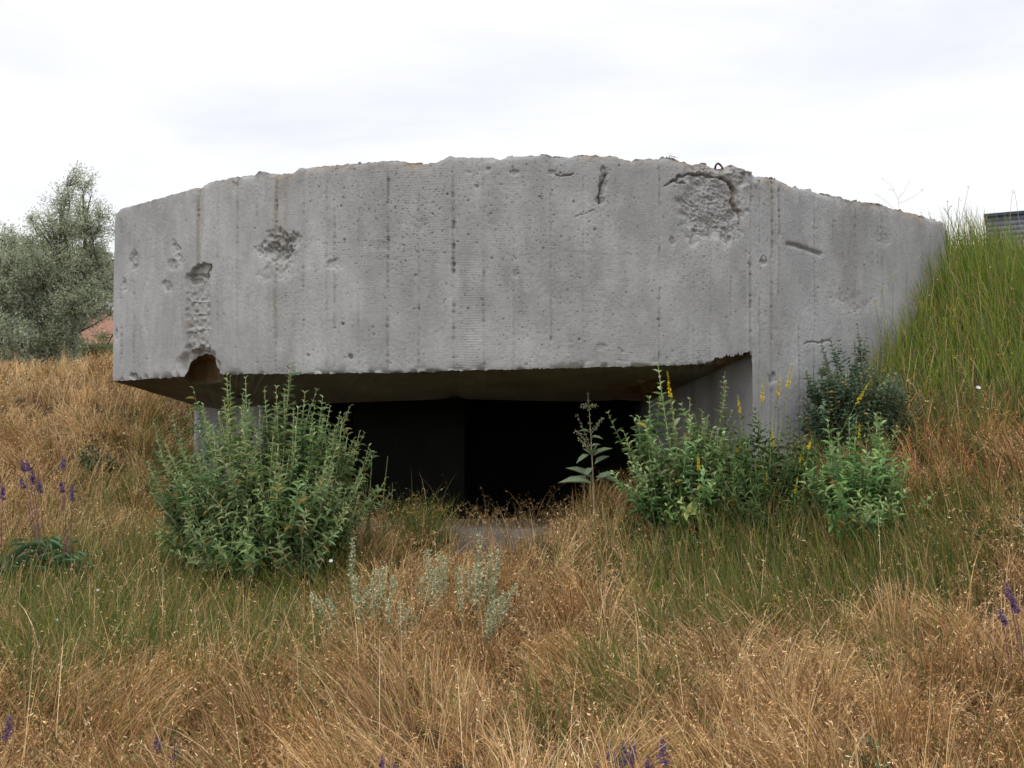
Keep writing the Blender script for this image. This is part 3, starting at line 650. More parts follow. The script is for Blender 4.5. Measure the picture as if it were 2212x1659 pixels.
GP = [  # green patches: px, py (ground, photo), rx, ry, strength
 (330,1290,330,95,1.0),(200,1400,220,110,.8),(540,1400,200,100,.9),(330,1490,280,80,.6),(640,1270,150,60,.8),(1640,1260,260,75,1.25),(1850,1210,200,80,.8),(1520,1350,150,60,.6),(1750,1330,200,60,.6),
 (2080,780,230,120,1.5),(2040,940,110,60,.7),(2230,700,200,200,1.2),(2100,1130,120,70,.9),(1950,1300,160,60,.5),(900,1130,90,45,.6),(1330,1150,70,60,.3),(250,1080,90,80,.45),(370,960,90,50,.4),(420,1060,80,60,.5),
 (660,1620,40,30,.5),(1150,1600,60,50,.5),(1380,1570,90,60,.45),(1900,1480,150,50,.3),(1700,1100,200,80,.7),(1300,1500,50,70,.35),(200,1560,80,40,.3),(60,1500,80,60,.3)]
def greenness(x, y, z):
    px, py = proj(np.stack([x, y, z], -1))
    g = np.zeros(len(x))
    for cx, cy, rx, ry, s in GP:
        g += s * np.exp(-(((px - cx) / rx) ** 2 + ((py - cy) / ry) ** 2))
    # the long grass on top of the right bank
    g += 1.4 * sst(-.2, .5, z - EYE[2]) * sst(2.4, 3.2, x) * sst(14, 12, y)
    n_ = fbm(x * 2.2, y * 2.2, 3, 301) * .55 + fbm(x * 9, y * 9, 2, 302) * .3
    return np.clip(g * (1.2 + n_) + n_ * .34 - .02, 0, 1.5), px, py

def blades(acc, x, y, z, L_, az, th0, th1, wd, cb, ct, K=4, twist=None):
    """curved tapering ribbons"""
    N = len(x)
    t = np.linspace(0, 1, K + 1)[None]
    th = th0[:, None] + th1[:, None] * t ** 1.3
    ds = (L_ / K)[:, None]
    hx = np.sin(th) * ds; hz = np.cos(th) * ds
    H = np.concatenate([np.zeros((N, 1)), np.cumsum(hx[:, :-1], 1)], 1); Zz = np.concatenate([np.zeros((N, 1)), np.cumsum(hz[:, :-1], 1)], 1)
    path = np.stack([x[:, None] + H * np.cos(az)[:, None], y[:, None] + H * np.sin(az)[:, None], z[:, None] + Zz], -1)
    fa = rng.uniform(-.9, .9, N) if twist is None else twist       # ribbons show their flat side more or less to the south
    side_ = np.stack([np.cos(fa), np.sin(fa), np.zeros(N)], -1)
    w = wd[:, None] * np.array([.8, 1.0, .8, .55, .05] if K == 4 else np.interp(np.linspace(0, 1, K + 1), [0, .3, .7, 1], [.8, 1, .7, .05]))[None]
    Lf = path - side_[:, None] * w[..., None] * .5; Rt = path + side_[:, None] * w[..., None] * .5
    V = np.stack([Lf, Rt], 2).reshape(N, -1, 3)
    k = np.arange(K) * 2
    T0 = np.concatenate([np.stack([k, k + 1, k + 3], -1), np.stack([k, k + 3, k + 2], -1)])
    T = (T0[None] + np.arange(N)[:, None, None] * (2 * (K + 1))).reshape(-1, 3)
    tt_ = np.repeat(t, 2, 1)[..., None]
    col = cb[:, None] * (1 - tt_) + ct[:, None] * tt_
    acc.add(V, T, col.reshape(-1, 3))
    return path

STRAW = np.array([lin(220,184,132), lin(204,164,112), lin(236,206,158), lin(182,142,96), lin(156,118,78), lin(210,176,116), lin(158,130,82), lin(130,98,66)])
def straw(n, rust=0):
    c = np.array([1.05, 1.08, 1.16]) * STRAW[rng.integers(0, len(STRAW), n)] * rng.uniform(.8, 1.28, (n, 1))
    r = np.clip(np.broadcast_to(rust, (n,)), 0, 1)[:, None]
    return c * (1 - r) + c * np.array([.88, .66, .52]) * r
GREENS = np.array([lin(104,124,54), lin(86,108,48), lin(122,136,64), lin(92,116,68), lin(138,142,70)])
def greens(n): return GREENS[rng.integers(0, len(GREENS), n)] * rng.uniform(.7, 1.15, (n, 1))

def flow(x, y):
    """prevailing lean of the dry grass: azimuth and how far it is laid over"""
    az = 1.0 + 5.5 * fbm(x * .45, y * .45, 3, 311)
    px, py = proj(np.stack([x, y, ground(x, y)], -1))
    comb = np.exp(-(((px - 900) / 260) ** 2 + ((py - 1610) / 110) ** 2)) + .6 * np.exp(-(((px - 1500) / 200) ** 2 + ((py - 1380) / 90) ** 2)) + .7 * np.exp(-(((px - 1850) / 260) ** 2 + ((py - 1460) / 70) ** 2))
    return az, np.clip(comb, 0, 1), px, py

def spikelets(acc, path, per, ln, wd, col, droop=.6):
    N = len(path); K = path.shape[1]
    for j in range(per):
        f = rng.uniform(.55, 1.0, N) * (K - 1); i = np.minimum(f.astype(int), K - 2); fr_ = (f - i)[:, None]
        p = path[np.arange(N), i] * (1 - fr_) + path[np.arange(N), i + 1] * fr_
        d = norm(path[np.arange(N), i + 1] - path[np.arange(N), i])
        off = rand_unit(N) * .035; off[:, 2] = np.abs(off[:, 2]) * .3
        dirn = norm(d * .8 + rand_unit(N) * .8 + np.array([0, 0, -droop]))
        V, T = diamonds(p + off * rng.random((N, 1)), dirn, rand_unit(N), ln * rng.uniform(.6, 1.3, N), wd * rng.uniform(.7, 1.2, N))
        acc.add(V, T, np.repeat(col * rng.uniform(.85, 1.3, (N, 1)), 5, 0))

def dry_field(n, acc, seeds=True):
    x, y = scatter(n)
    # gather into tufts
    cell = .24
    cx = (np.floor(x / cell) + _h(np.floor(x / cell), np.floor(y / cell), 321)) * cell
    cy = (np.floor(y / cell) + _h(np.floor(x / cell), np.floor(y / cell), 322)) * cell
    k = .62
    ox, oy = x, y
    x = x * (1 - k) + cx * k; y = y * (1 - k) + cy * k
    m = ~in_bunker(x, y); x, y, cx, cy = x[m], y[m], cx[m], cy[m]
    z = ground(x, y)
    g, px, py = greenness(x, y, z)
    keep = rng.random(len(x)) > np.clip(g, 0, 1) * (.70 + .14 * sst(-.1, .6, z - EYE[2]) * sst(2.4, 3.2, x))
    x, y, z, cx, cy, g, px, py = [a[keep] for a in (x, y, z, cx, cy, g, px, py)]
    N = len(x)
    az0, comb, _, _ = flow(x, y)
    out_az = np.arctan2(y - cy, x - cx)
    az = np.where(rng.random(N) < .45, out_az, az0 + rng.normal(0, .9, N))
    az = np.where(rng.random(N) < comb, np.where(px < 1300, 2.75, .6) + rng.normal(0, .35, N), az)
    hgt = (.14 + .28 * vn(x * 1.4, y * 1.4, 331)) * rng.uniform(.5, 1.4, N)
    hgt *= np.where(y < 4.5, .8, 1) 
    near_sill = (x > -.75) & (x < .30) & (y > 7.9)
    hgt *= np.where(near_sill, .55, 1)
    th0 = np.abs(rng.normal(.15, .25, N)) + comb * .75 + np.where(rng.random(N) < .35, rng.uniform(.3, 1.1, N), 0)
    th1 = rng.uniform(.2, 1.5, N) + comb * .7
    rust = np.clip(.45 * fbm(x * 1.1, y * 1.1, 3, 341) + .05 - .5 * sst(-3.5, -5.5, x) + 1.3 * np.exp(-(((px - 2080) / 170) ** 2 + ((py - 1020) / 120) ** 2)) + .6 * np.exp(-(((px - 870) / 260) ** 2 + ((py - 1600) / 80) ** 2)), 0, 1)
    c = straw(N, rust)
    pale = (sst(-3.2, -5.5, x) * sst(7, 10, y))[:, None]; c = c * (1 + pale * np.array([.12, .18, .22]))
    wd = (.0024 + .00030 * y) * rng.uniform(.5, 1.5, N)
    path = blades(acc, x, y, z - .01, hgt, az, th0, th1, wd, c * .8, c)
    if seeds:
        s = rng.random(N) < .55
        spikelets(acc, path[s], 4, .019 + .0009 * y[s], .0040 + .00032 * y[s], straw(s.sum(), rust[s] * .7) * 1.15)
    return

acc = Acc()
for _ in range(3): dry_field(80000, acc)
# long matted tufts, each combed over one way
nt_ = 520
tx, ty = scatter(nt_, 2.6, 15, 1.5)
ta_ = 5.0 * fbm(tx * .5, ty * .5, 2, 401) + rng.normal(0, .5, nt_) + 2.6
tg_, tpx, tpy = greenness(tx, ty, ground(tx, ty))
per_ = 130
X_ = np.repeat(tx, per_) + rng.normal(0, .07, nt_ * per_); Y_ = np.repeat(ty, per_) + rng.normal(0, .07, nt_ * per_)
A_ = np.repeat(ta_, per_) + rng.normal(0, .38, nt_ * per_); G_ = np.repeat(tg_, per_)
H_ = np.repeat(rng.uniform(.30, .58, nt_), per_) * rng.uniform(.6, 1.15, nt_ * per_)
T0_ = np.repeat(rng.uniform(.1, .8, nt_), per_); TN_ = np.repeat(rng.uniform(.85, 1.2, (nt_, 1)), per_, 0)
k_ = ~in_bunker(X_, Y_) & ~((X_ > -.95) & (X_ < .45) & (Y_ > 7.6)) & ~((X_ > 2.2) & (Y_ > 8.2))
X_, Y_, A_, G_, H_, T0_, TN_ = [q[k_] for q in (X_, Y_, A_, G_, H_, T0_, TN_)]
Z_ = ground(X_, Y_); N = len(X_)
c = straw(N, .12) * TN_; gg = (rng.random(N) < np.clip(G_, .09, .65)); c[gg] = greens(gg.sum()) * 1.05
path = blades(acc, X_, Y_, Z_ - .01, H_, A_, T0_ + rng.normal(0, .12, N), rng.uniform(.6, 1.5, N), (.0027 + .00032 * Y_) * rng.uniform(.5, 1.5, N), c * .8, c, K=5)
s_ = rng.random(N) < .25
spikelets(acc, path[s_], 4, .018 + .0009 * Y_[s_], .0036 + .0003 * Y_[s_], c[s_] * 1.15)
# low thatch lying on the soil
x, y = scatter(80000); z = ground(x, y); N = len(x)
g, px, py = greenness(x, y, z)
c = straw(N, .4) * .85
blades(acc, x, y, z + rng.uniform(.0, .10, N), rng.uniform(.08, .22, N), rng.uniform(0, 6.28, N), rng.uniform(1.0, 1.6, N), rng.uniform(-.3, .5, N), (.0022 + .00022 * y), c, c * .9)
# tall single culms standing out of the mass
x, y = scatter(2600); z = ground(x, y); N = len(x)
ns_ = (x > -.9) & (x < .35) & (y > 7.5)
c = straw(N) * 1.15
path = blades(acc, x, y, z, rng.uniform(.35, .68, N) * np.where(ns_, .6, 1), rng.uniform(0, 6.28, N), rng.uniform(0, .35, N), rng.uniform(0, .8, N), np.full(N, .0032), c, c, K=6)
s = rng.random(N) < .6
spikelets(acc, path[s], 6, .02, .005, c[s] * 1.1, .4)
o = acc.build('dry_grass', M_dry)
tag(o, 'dense straw coloured dry grass with fine seed heads covering the ground', 'grass', kind='stuff')

acc = Acc()
def green_field(n, lmin, lmax):
    x, y = scatter(n); z = ground(x, y)
    g, px, py = greenness(x, y, z)
    k = rng.random(len(x)) < g * .95
    x, y, z, g, px, py = [a[k] for a in (x, y, z, g, px, py)]
    N = len(x)
    bank = sst(-.15, .6, z - EYE[2]) * sst(2.6, 3.4, x)
    L_ = rng.uniform(lmin, lmax, N) * (1 + .65 * bank + .5 * bank * sst(4.6, 5.2, x))
    L_ *= 1 + .55 * np.exp(-(((px - 1690) / 230) ** 2 + ((py - 1200) / 80) ** 2)) + .3 * np.exp(-(((px - 420) / 250) ** 2 + ((py - 1270) / 60) ** 2))
    L_ *= np.where((x > -.8) & (x < .35) & (y > 7.9), .5, 1)
    az = 2.6 * fbm(x * .6, y * .6, 2, 351) + rng.uniform(0, 6.28, N) * .6
    c = greens(N); c = c * (1 - .0 * bank[:, None])
    yel = rng.random(N)[:, None] < .28
    tip = np.where(yel, straw(N) * .85, c * np.array([1.25, 1.15, 1.1]))
    c = np.where((bank > .4)[:, None], c * np.array([1.45, 1.9, .6]), c)
    blue = np.exp(-(((px - 1640) / 260) ** 2 + ((py - 1250) / 100) ** 2))[:, None]
    c = c * (1 - blue * .5) + c * np.array([.9, 1.0, 1.5]) * blue * .5
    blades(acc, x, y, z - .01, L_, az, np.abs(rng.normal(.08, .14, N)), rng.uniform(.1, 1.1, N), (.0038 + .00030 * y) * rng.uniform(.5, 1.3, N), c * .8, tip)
for _ in range(2): green_field(125000, .18, .44)
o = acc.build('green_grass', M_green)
tag(o, 'patches of green grass blades growing through the dry grass and up the right bank', 'grass', kind='stuff')

# tall brome standing on the sill and against the dark opening
acc = Acc()
n = 190
x = np.concatenate([rng.uniform(-.72, .42, n), rng.uniform(-1.5, -.66, 460), rng.uniform(.42, 1.25, 160)])
N = len(x); y = np.concatenate([rng.uniform(8.75, 9.3, n), rng.uniform(8.35, 8.8, 460), rng.uniform(8.5, 8.85, 160)])
z = np.maximum(ground(x, y), np.where((y > 8.64), zs - .01, -9))
L_ = rng.gamma(3.0, .05, N) + .03
L_[n:] += .12
c = straw(N) * rng.uniform(.55, 1.1, (N, 1)); gr = rng.random(N) < .18; c[gr] = greens(gr.sum())
path = blades(acc, x, y, z, L_, rng.uniform(0, 6.28, N), rng.uniform(0, .4, N), rng.uniform(.3, 2.0, N), np.full(N, .0032), c, c, K=6)
spikelets(acc, path, 6, .030, .0046, straw(N) * 1.2, .9)
# stems in front of the bare strip of the sill
N = 170; x = rng.uniform(-.75, .45, N); y = rng.uniform(8.15, 8.55, N); z = ground(x, y); c = straw(N)
path = blades(acc, x, y, z, rng.gamma(6, .05, N), rng.uniform(0, 6.28, N), rng.uniform(0, .35, N), rng.uniform(.2, 1.4, N), np.full(N, .0042), c, c, K=6)
spikelets(acc, path, 5, .028, .0046, straw(N) * 1.15, .9)
# one green tussock at the left end of the bare sill
N = 260; x = rng.normal(-.78, .13, N); y = rng.normal(8.5, .08, N); z = np.maximum(ground(x, y), np.where(y > 8.64, zs - .01, -9))
c = greens(N) * .95
blades(acc, x, y, z, rng.uniform(.2, .62, N), np.where(rng.random(N) < .5, 0, 3.1) + rng.normal(0, .6, N), rng.uniform(0, .3, N), rng.uniform(.1, .9, N), np.full(N, .0058), c * .8, c * 1.1, K=6)
o = acc.build('brome_grass', M_dry)
tag(o, 'drooping pale brome grass heads against the dark opening', 'grass', kind='stuff')

# ------------------------------------------------------------------ leafy plants
def bez(p0, p1, p2, K):
    t = np.linspace(0, 1, K)[None, :, None]
    return p0[:, None] * (1 - t) ** 2 + p1[:, None] * 2 * t * (1 - t) + p2[:, None] * t * t

def shrub(name, label, cat, base, tips, leaf_l, leaf_w, n_extra, ell, ctip, cold, cstem, node=.035, side=.5, group=None, spread=.12, up=.6, lower=.18):
    """many-stemmed herb: stems from the base to every tip, opposite leaves along them, short side shoots"""
    base = np.array(base, float)
    T_ = [P(*t) for t in tips]
    (cx, cy, cz), (rx, ry, rz) = ell
    while len(T_) < len(tips) + n_extra:
        d = rand_unit(1)[0] * rng.random() ** .28
        q = np.array([cx + d[0] * rx, cy + d[1] * ry, cz + d[2] * rz])
        if q[2] > base[2] + .06: T_.append(q)
    T_ = np.array(T_); N = len(T_)
    b0 = base + np.stack([rng.normal(0, spread, N), rng.normal(0, spread * .7, N), np.full(N, -.03)], -1)
    out_ = T_ - b0; out_[:, 2] *= .25
    mid = b0 + out_ * rng.uniform(.55, .85, (N, 1)); mid[:, 2] = b0[:, 2] + (T_[:, 2] - b0[:, 2]) * rng.uniform(.25, .5, N)
    K = 24
    path = bez(b0, mid, T_, K)
    path += .012 * np.sin(np.linspace(0, 6, K)[None, :, None] + rng.uniform(0, 6, (N, 1, 3)))
    root = empty(name, base, label, cat, group)
    tint_ = rng.uniform(.72, 1.22, (N, 1)) * np.array([1, 1, 1.]) * (1 + rng.normal(0, .06, (N, 3))); size_ = rng.uniform(.75, 1.15, N)
    sa = Acc(); la = Acc()
    V, T, per = tubes(path, np.linspace(.0070, .0022, K)[None] * rng.uniform(.8, 1.2, (N, 1)), 4)
    sa.add(V, T, np.repeat((np.array(cstem) * rng.uniform(.8, 1.2, (N, 1))), per, 0))
    segs = [(path, np.full(N, 1.0))]
    # side shoots
    M = int(N * side * 3)
    si = rng.integers(0, N, M); sk = rng.integers(int(K * .35), K - 4, M)
    p0 = path[si, sk]; d = norm(rand_unit(M) * .8 + norm(path[si, sk + 1] - path[si, sk]) * .9 + np.array([0, 0, .35]))
    ln = rng.uniform(.06, .20, M)[:, None] * (leaf_l / .05)
    sp = bez(p0, p0 + d * ln * .6, p0 + d * ln + np.array([0, 0, 1]) * ln * .35, 8)
    V, T, per = tubes(sp, np.linspace(.0022, .0012, 8)[None] * np.ones((M, 1)), 3)
    sa.add(V, T, np.repeat(np.array(cstem) * rng.uniform(.8, 1.2, (M, 1)), per, 0))
    for pt_, main in ((path, True), (sp, False)):
        n_, k_ = pt_.shape[:2]
        seg = np.linalg.norm(np.diff(pt_, axis=1), axis=-1).sum(1)
        cnt = np.maximum((seg / node).astype(int), 3)
        sid = np.repeat(np.arange(n_), cnt)
        f = np.concatenate([np.linspace(lower if main else .15, 1, c_) for c_ in cnt])
        j = np.concatenate([np.arange(c_) for c_ in cnt])
        ff = f * (k_ - 1); i = np.minimum(ff.astype(int), k_ - 2); fr_ = (ff - i)[:, None]
        p = pt_[sid, i] * (1 - fr_) + pt_[sid, i + 1] * fr_
        ax = norm(pt_[sid, i + 1] - pt_[sid, i])
        ref = norm(np.cross(ax, rand_unit(n_)[sid] + .01)); ref2 = np.cross(ax, ref)
        for sgn in (-1, 1):
            a = (j % 2) * math.pi / 2 + rng.normal(0, .3, len(j))
            r_ = (ref * np.cos(a)[:, None] + ref2 * np.sin(a)[:, None]) * sgn
            rise = up + .7 * f ** 6
            d_ = norm(r_ + ax * rise[:, None] + np.array([0, 0, .05]))
            L_ = leaf_l * rng.uniform(.6, 1.3, len(j)) * size_[sid % len(size_)] * (1.0 - .50 * sst(.75, 1, f)) * (.75 if not main else 1)
            wv = leaf_w / leaf_l * L_ * rng.uniform(.8, 1.2, len(j))
            V, T = leaves(p, d_, ax + rng.normal(0, .15, ax.shape), L_, wv, .6, .22)
            kk = (rng.random(len(j)) < .93)
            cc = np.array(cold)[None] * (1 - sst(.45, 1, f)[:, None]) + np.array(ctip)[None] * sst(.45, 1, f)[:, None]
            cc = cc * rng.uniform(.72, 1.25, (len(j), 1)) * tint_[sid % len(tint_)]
            dead = rng.random(len(j)) < .035; cc[dead] = lin(170,150,84)
            V = V.reshape(-1, 8, 3)[kk]; n2 = len(V)
            T = (T.reshape(-1, 8, 3)[:n2]).reshape(-1, 3)
            la.add(V.reshape(-1, 3), T, np.repeat(cc[kk], 8, 0))
    sa.build('stems', M_bark, root); la.build('foliage', M_leaf, root)
    return root

def on_ground(px, Y):
    X = P(px, 900, Y)[0]; return np.array([X, Y, float(ground(X, Y)[0])])
c1t, c1o, c1s = lin(168,186,132), lin(92,124,70), lin(168,174,134)
bb = on_ground(585, 7.75)
Yb = 7.75
tipsL = [(493,810,7.6),(535,818,7.75),(572,838,7.7),(622,800,7.8),(600,842,7.6),(655,848,7.7),(672,900,7.7),(712,878,7.75),(757,880,7.8),(778,935,7.9),(742,905,7.6),(330,912,7.9),(385,925,8.0),(432,882,8.0),(318,1000,7.6),(328,1075,7.5),(835,1030,7.6),(775,1022,7.4),(722,1010,7.3),(500,1020,7.2),(560,1060,7.0),(440,1050,7.1),(640,1030,7.0),
         (600,1010,7.1),(360,960,7.7),(450,930,7.7),(520,905,7.5),(560,880,7.6),(690,935,7.5),(640,905,7.5),(520,1140,6.9),(400,1120,7.1),(345,1150,7.3),(660,1110,7.0),(745,1095,7.2),(800,1080,7.5),(480,1180,6.9),(380,1190,7.15),(425,1205,7.0),(345,1120,7.3),(700,1195,7.1),(780,1130,7.5),(540,1205,6.85),(600,1150,6.85),(720,1150,7.1)]
ec = P(570, 1015, 7.7)
shrub('sage_shrub', 'large bushy grey green shrub in front of the left half of the opening', 'shrub', bb, tipsL, .090, .024, 165, (tuple(ec - (0, 0, .03)), (.90, .62, .66)), c1t, c1o, c1s, node=.042, side=1.1, spread=.16, up=.40)
c2t, c2o = lin(176,196,140), lin(102,138,78)
shrub('sage_shrub', 'tall open grey green shrub right of the opening with its top against the slab edge', 'shrub', on_ground(1480, 8.0),
      [(1424,790,8.0),(1455,880,7.9),(1540,930,7.9),(1610,960,7.9),(1480,940,7.7),(1360,985,7.8),(1378,905,8.0),(1345,936,7.9),(1400,860,8.05),(1565,827,8.05),(1490,868,8.1),(1520,895,8.1),(1592,905,8.1),(1450,950,7.8),(1500,960,7.8),(1420,1000,7.7),(1560,1000,7.8),(1395,1030,7.7),(1530,1060,7.7),(1470,1080,7.6)],
      .096, .037, 46, (tuple(P(1485, 1020, 7.95)), (.52, .3, .46)), c2t, c2o, lin(168,176,138), node=.042, side=1.0, spread=.12, up=.45)
shrub('sage_shrub', 'leafy grey green shrub on the right bank, right of the yellow flower spikes', 'shrub', on_ground(1860, 7.3),
      [(1832,906,7.4),(1893,903,7.5),(1788,990,7.2),(1962,992,7.3),(1842,1088,6.9),(1905,955,7.3),(1930,1010,7.2),(1870,985,7.1),(1810,1050,7.0),(1795,1120,6.9),(1880,1100,6.9)],
      .102, .035, 36, (tuple(P(1865, 1050, 7.25)), (.34, .28, .46)), lin(168,194,130), lin(96,138,78), lin(168,178,138), node=.040, side=.6, spread=.07)
shrub('leafy_herb', 'low dark green leafy herb among the yellow flower spikes', 'shrub', on_ground(1670, 7.6),
      [(1722,932,7.9),(1600,905,8.0),(1632,890,8.0),(1660,915,7.9),(1585,930,7.9),(1615,945,7.8),(1648,935,7.9),(1700,905,8.0),(1690,945,7.8),(1655,960,7.9),(1760,960,7.8),(1625,965,7.9),(1700,970,7.8),(1640,990,7.7),(1745,1010,7.6),(1600,1010,7.7),(1668,1050,7.4),(1620,1080,7.3),(1730,1080,7.3)],
      .080, .032, 62, (tuple(P(1670, 1040, 7.6)), (.44, .28, .42)), lin(112,136,82), lin(72,100,58), lin(130,150,100), node=.045, side=.7, spread=.12)
shrub('dog_rose', 'dark blue green rose bush at the foot of the right wall', 'shrub', on_ground(1840, 8.6),
      [(1772,742,9.0),(1795,732,9.0),(1782,765,9.0),(1806,760,9.0),(1853,706,9.25),(1862,735,9.2),(1845,740,9.2),(1872,760,9.2),(1760,790,8.9),(1900,830,8.9),(1940,835,8.9),(1780,830,8.8),(1830,850,8.7)],
      .056, .038, 100, (tuple(P(1856, 860, 8.65)), (.58, .28, .38)), lin(132,156,122), lin(82,110,84), lin(110,106,80), node=.032, side=1.6, spread=.26, up=.3)
shrub('small_herb', 'small blue green herb left of the large shrub in dry grass', 'plant', on_ground(210, 10.4),
      [(190,985,10.2),(235,982,10.2),(170,975,10.3)], .07, .035, 14, (tuple(P(205, 995, 10.3)), (.24, .2, .10)), lin(80,108,88), lin(60,88,66), lin(86,96,66), node=.05, side=.3)
shrub('thin_vine', 'thin twining stem at the right edge of the large shrub', 'plant', on_ground(800, 8.35),
      [(800,975,8.5),(835,985,8.4),(790,1010,8.4),(850,1040,8.3)], .02, .008, 4, (tuple(P(800, 1050, 8.4)), (.12, .1, .15)), lin(96,110,70), lin(70,84,50), lin(110,120,76), node=.05, side=.8, spread=.05)

# the mealy tall plant in front of the opening
mb = on_ground(1283, 8.35)
mul = empty('mullein', mb, 'single broad leaved plant with branched seed head right of the dark opening', 'plant')
top = P(1270, 852, 8.35)
pth = bez(mb[None], (mb * .5 + top * .5 + (.02, 0, 0))[None], top[None], 20)
V, T, _ = tubes(pth, np.linspace(.008, .002, 20)[None], 6); sa = Acc(); sa.add(V, T, lin(176,170,140))
fl = Acc()
br = []
for (a, b_) in [((1277,990),(1247,897)),((1276,960),(1302,905)),((1275,985),(1243,930)),((1272,900),(1256,880)),((1272,900),(1287,878)),((1277,1000),(1250,948))]:
    p0 = P(a[0], a[1] - 20, 8.35); p2 = P(b_[0], b_[1], 8.35 + rng.uniform(-.08, .08)); br.append(bez(p0[None], (p0 * .6 + p2 * .4 + (0, 0, .015))[None], p2[None], 10)[0])
br = np.array(br); V, T, _ = tubes(br, np.linspace(.0032, .0014, 10)[None] * np.ones((len(br), 1)), 4); sa.add(V, T, lin(150,142,116))
heads = [b_[3:] for b_ in br] + [pth[0, 12:]]
for hd in heads:
  fl = Acc()
  for p in hd:
    n_ = 7; q = p + rng.normal(0, .007, (n_, 3))
    V, T = diamonds(q, rand_unit(n_) + (0, 0, .5), rand_unit(n_), rng.uniform(.012, .022, n_), rng.uniform(.008, .014, n_))
    fl.add(V, T, np.repeat(np.where(rng.random((n_, 1)) < .3, lin(206,190,168), lin(178,186,150)), 5, 0))
  fl.build('seed_head', M_leaf, mul)
lf = Acc()
def leaf_list(acc_, lst, Y, col, basecol_var=.15, cw=.4):
    for (x0, y0, x1, y1, w) in lst:
        p0 = P(x0, y0, Y); p1 = P(x1, y1, Y - .05 + rng.uniform(-.05, .05)); d = p1 - p0; l = np.linalg.norm(d)
        V, T = leaves(p0[None], d[None] + (0, 0, .1 * l), np.array([[rng.normal(0, .2), -.75, 1.0]]), np.array([l]), np.array([w]), .5, .15)
        acc_.add(V, T, np.array(col) * rng.uniform(1 - basecol_var, 1 + basecol_var))
leaf_list(lf, [(1272,982,1246,1000,.05),(1282,985,1321,968,.055),(1284,1003,1316,985,.06),(1282,1035,1222,1010,.07),(1280,1045,1208,1042,.08),(1288,1040,1330,1020,.07),(1275,945,1302,948,.03),(1275,935,1252,930,.03),(1276,965,1298,960,.035),(1280,1010,1262,1032,.06),(1286,1030,1345,1048,.07)], 8.33, lin(134,152,120))
leaf_list(lf, [(1278,985,1258,968,.014),(1278,985,1266,962,.014),(1282,985,1295,968,.014),(1282,985,1288,960,.014)], 8.30, lin(140,150,112))
sa.build('stems', M_bark, mul); lf.build('foliage', M_leaf, mul)

# yellow flower spikes (agrimony)
def spike_plant(name, label, cat, group, spikes, Y, col_f, col_f2, col_stem, r_f, foliage=None, base=None, dens=1.0, petal=.011, leafcol=None):
    """spikes: (x_top, y_top, y_flower_bottom, x_base, y_base)"""
    bx = np.mean([s[3] for s in spikes]); b0 = on_ground(bx, Y)
    root = empty(name, b0, label, cat, group)
    for (xt, yt, yb, xb, ybase) in spikes:
        yy = Y + rng.uniform(-.12, .12)
        p2 = P(xt, yt, yy); g0 = on_ground(xb, yy); g0[2] = max(g0[2] - .02, -9)
        K = 26
        mid = (g0 + p2) / 2 + np.array([(g0[0] - p2[0]) * .12, 0, .04 * (p2[2] - g0[2])])
        pth = bez(g0[None], mid[None], p2[None], K)
        sa = Acc(); V, T, _ = tubes(pth, np.linspace(.0042, .0015, K)[None], 5); sa.add(V, T, col_stem)
        zb_ = float(P(xt, yb, yy)[2]); zt_ = p2[2]
        # withered calyces below the open flowers
        t_ = rng.random(int(46 * dens)); zz = g0[2] + (zb_ - g0[2]) * (.35 + .65 * t_)
        f_ = Acc()
        def at(z_):
            return np.stack([np.interp(z_, pth[0, :, 2], pth[0, :, k]) for k in range(3)], -1)
        if cat == 'yellow flower':
            q = at(zz); n_ = len(q)
            V, T = diamonds(q, rand_unit(n_) * (1, 1, .3) + (0, 0, .25), rand_unit(n_), rng.uniform(.010, .018, n_), rng.uniform(.005, .009, n_)); sa.add(V, T, np.repeat(np.array(lin(108,122,56)) * rng.uniform(.7, 1.3, (n_, 1)), 5, 0))
        n_ = int(90 * dens * max((zt_ - zb_) / .16, .5))
        u = rng.random(n_); zz = zb_ + (zt_ - zb_) * u
        q = at(zz); dirn = rand_unit(n_) * (1, 1, .35); dirn[:, 2] += .1 + .3 * u
        taper = (1 - .75 * u ** 1.5)
        V, T = diamonds(q + norm(dirn) * .002, dirn, rand_unit(n_), petal * 1.5 * taper * rng.uniform(.8, 1.3, n_), petal * .9 * taper * rng.uniform(.8, 1.2, n_))
        pick = rng.random((n_, 1)) < .35
        f_.add(V, T, np.repeat(np.where(pick, col_f2, col_f) * rng.uniform(.75, 1.2, (n_, 1)), 5, 0))
        st = sa.build('flower_stem', M_bark, root)
        f_.build('flower_spike', M_flower, st)
    if foliage:
        n_, l_, w_, hs = foliage
        la = Acc(); xs = rng.normal(0, .09, n_); ys = rng.normal(0, .07, n_)
        p = np.stack([b0[0] + xs, b0[1] + ys, b0[2] + rng.uniform(.02, hs, n_)], -1)
        az = rng.uniform(0, 6.28, n_); d = np.stack([np.cos(az), np.sin(az), rng.uniform(.1, .8, n_)], -1)
        V, T = leaves(p, d, np.tile([0, 0, 1.], (n_, 1)), rng.uniform(.7, 1.2, n_) * l_, rng.uniform(.7, 1.2, n_) * w_, .5, .35)
        la.add(V, T, np.repeat((np.array(leafcol) if leafcol is not None else lin(80,108,66)) * rng.uniform(.7, 1.2, (n_, 1)), 8, 0)); la.build('foliage', M_leaf, root)
    return root
YF, YF2, YS = lin(252,232,60), lin(240,206,40), lin(126,138,66)
yg = 'yellow flower spikes by the right wall'
def ag(label, spikes, Y): spike_plant('agrimony', label, 'yellow flower', yg, spikes, Y, YF, YF2, YS, .01, (26, .09, .035, .22))
ag('yellow flower spike beside the tall top of the open shrub under the slab edge', [(1441,800,858,1478,1120)], 7.75)
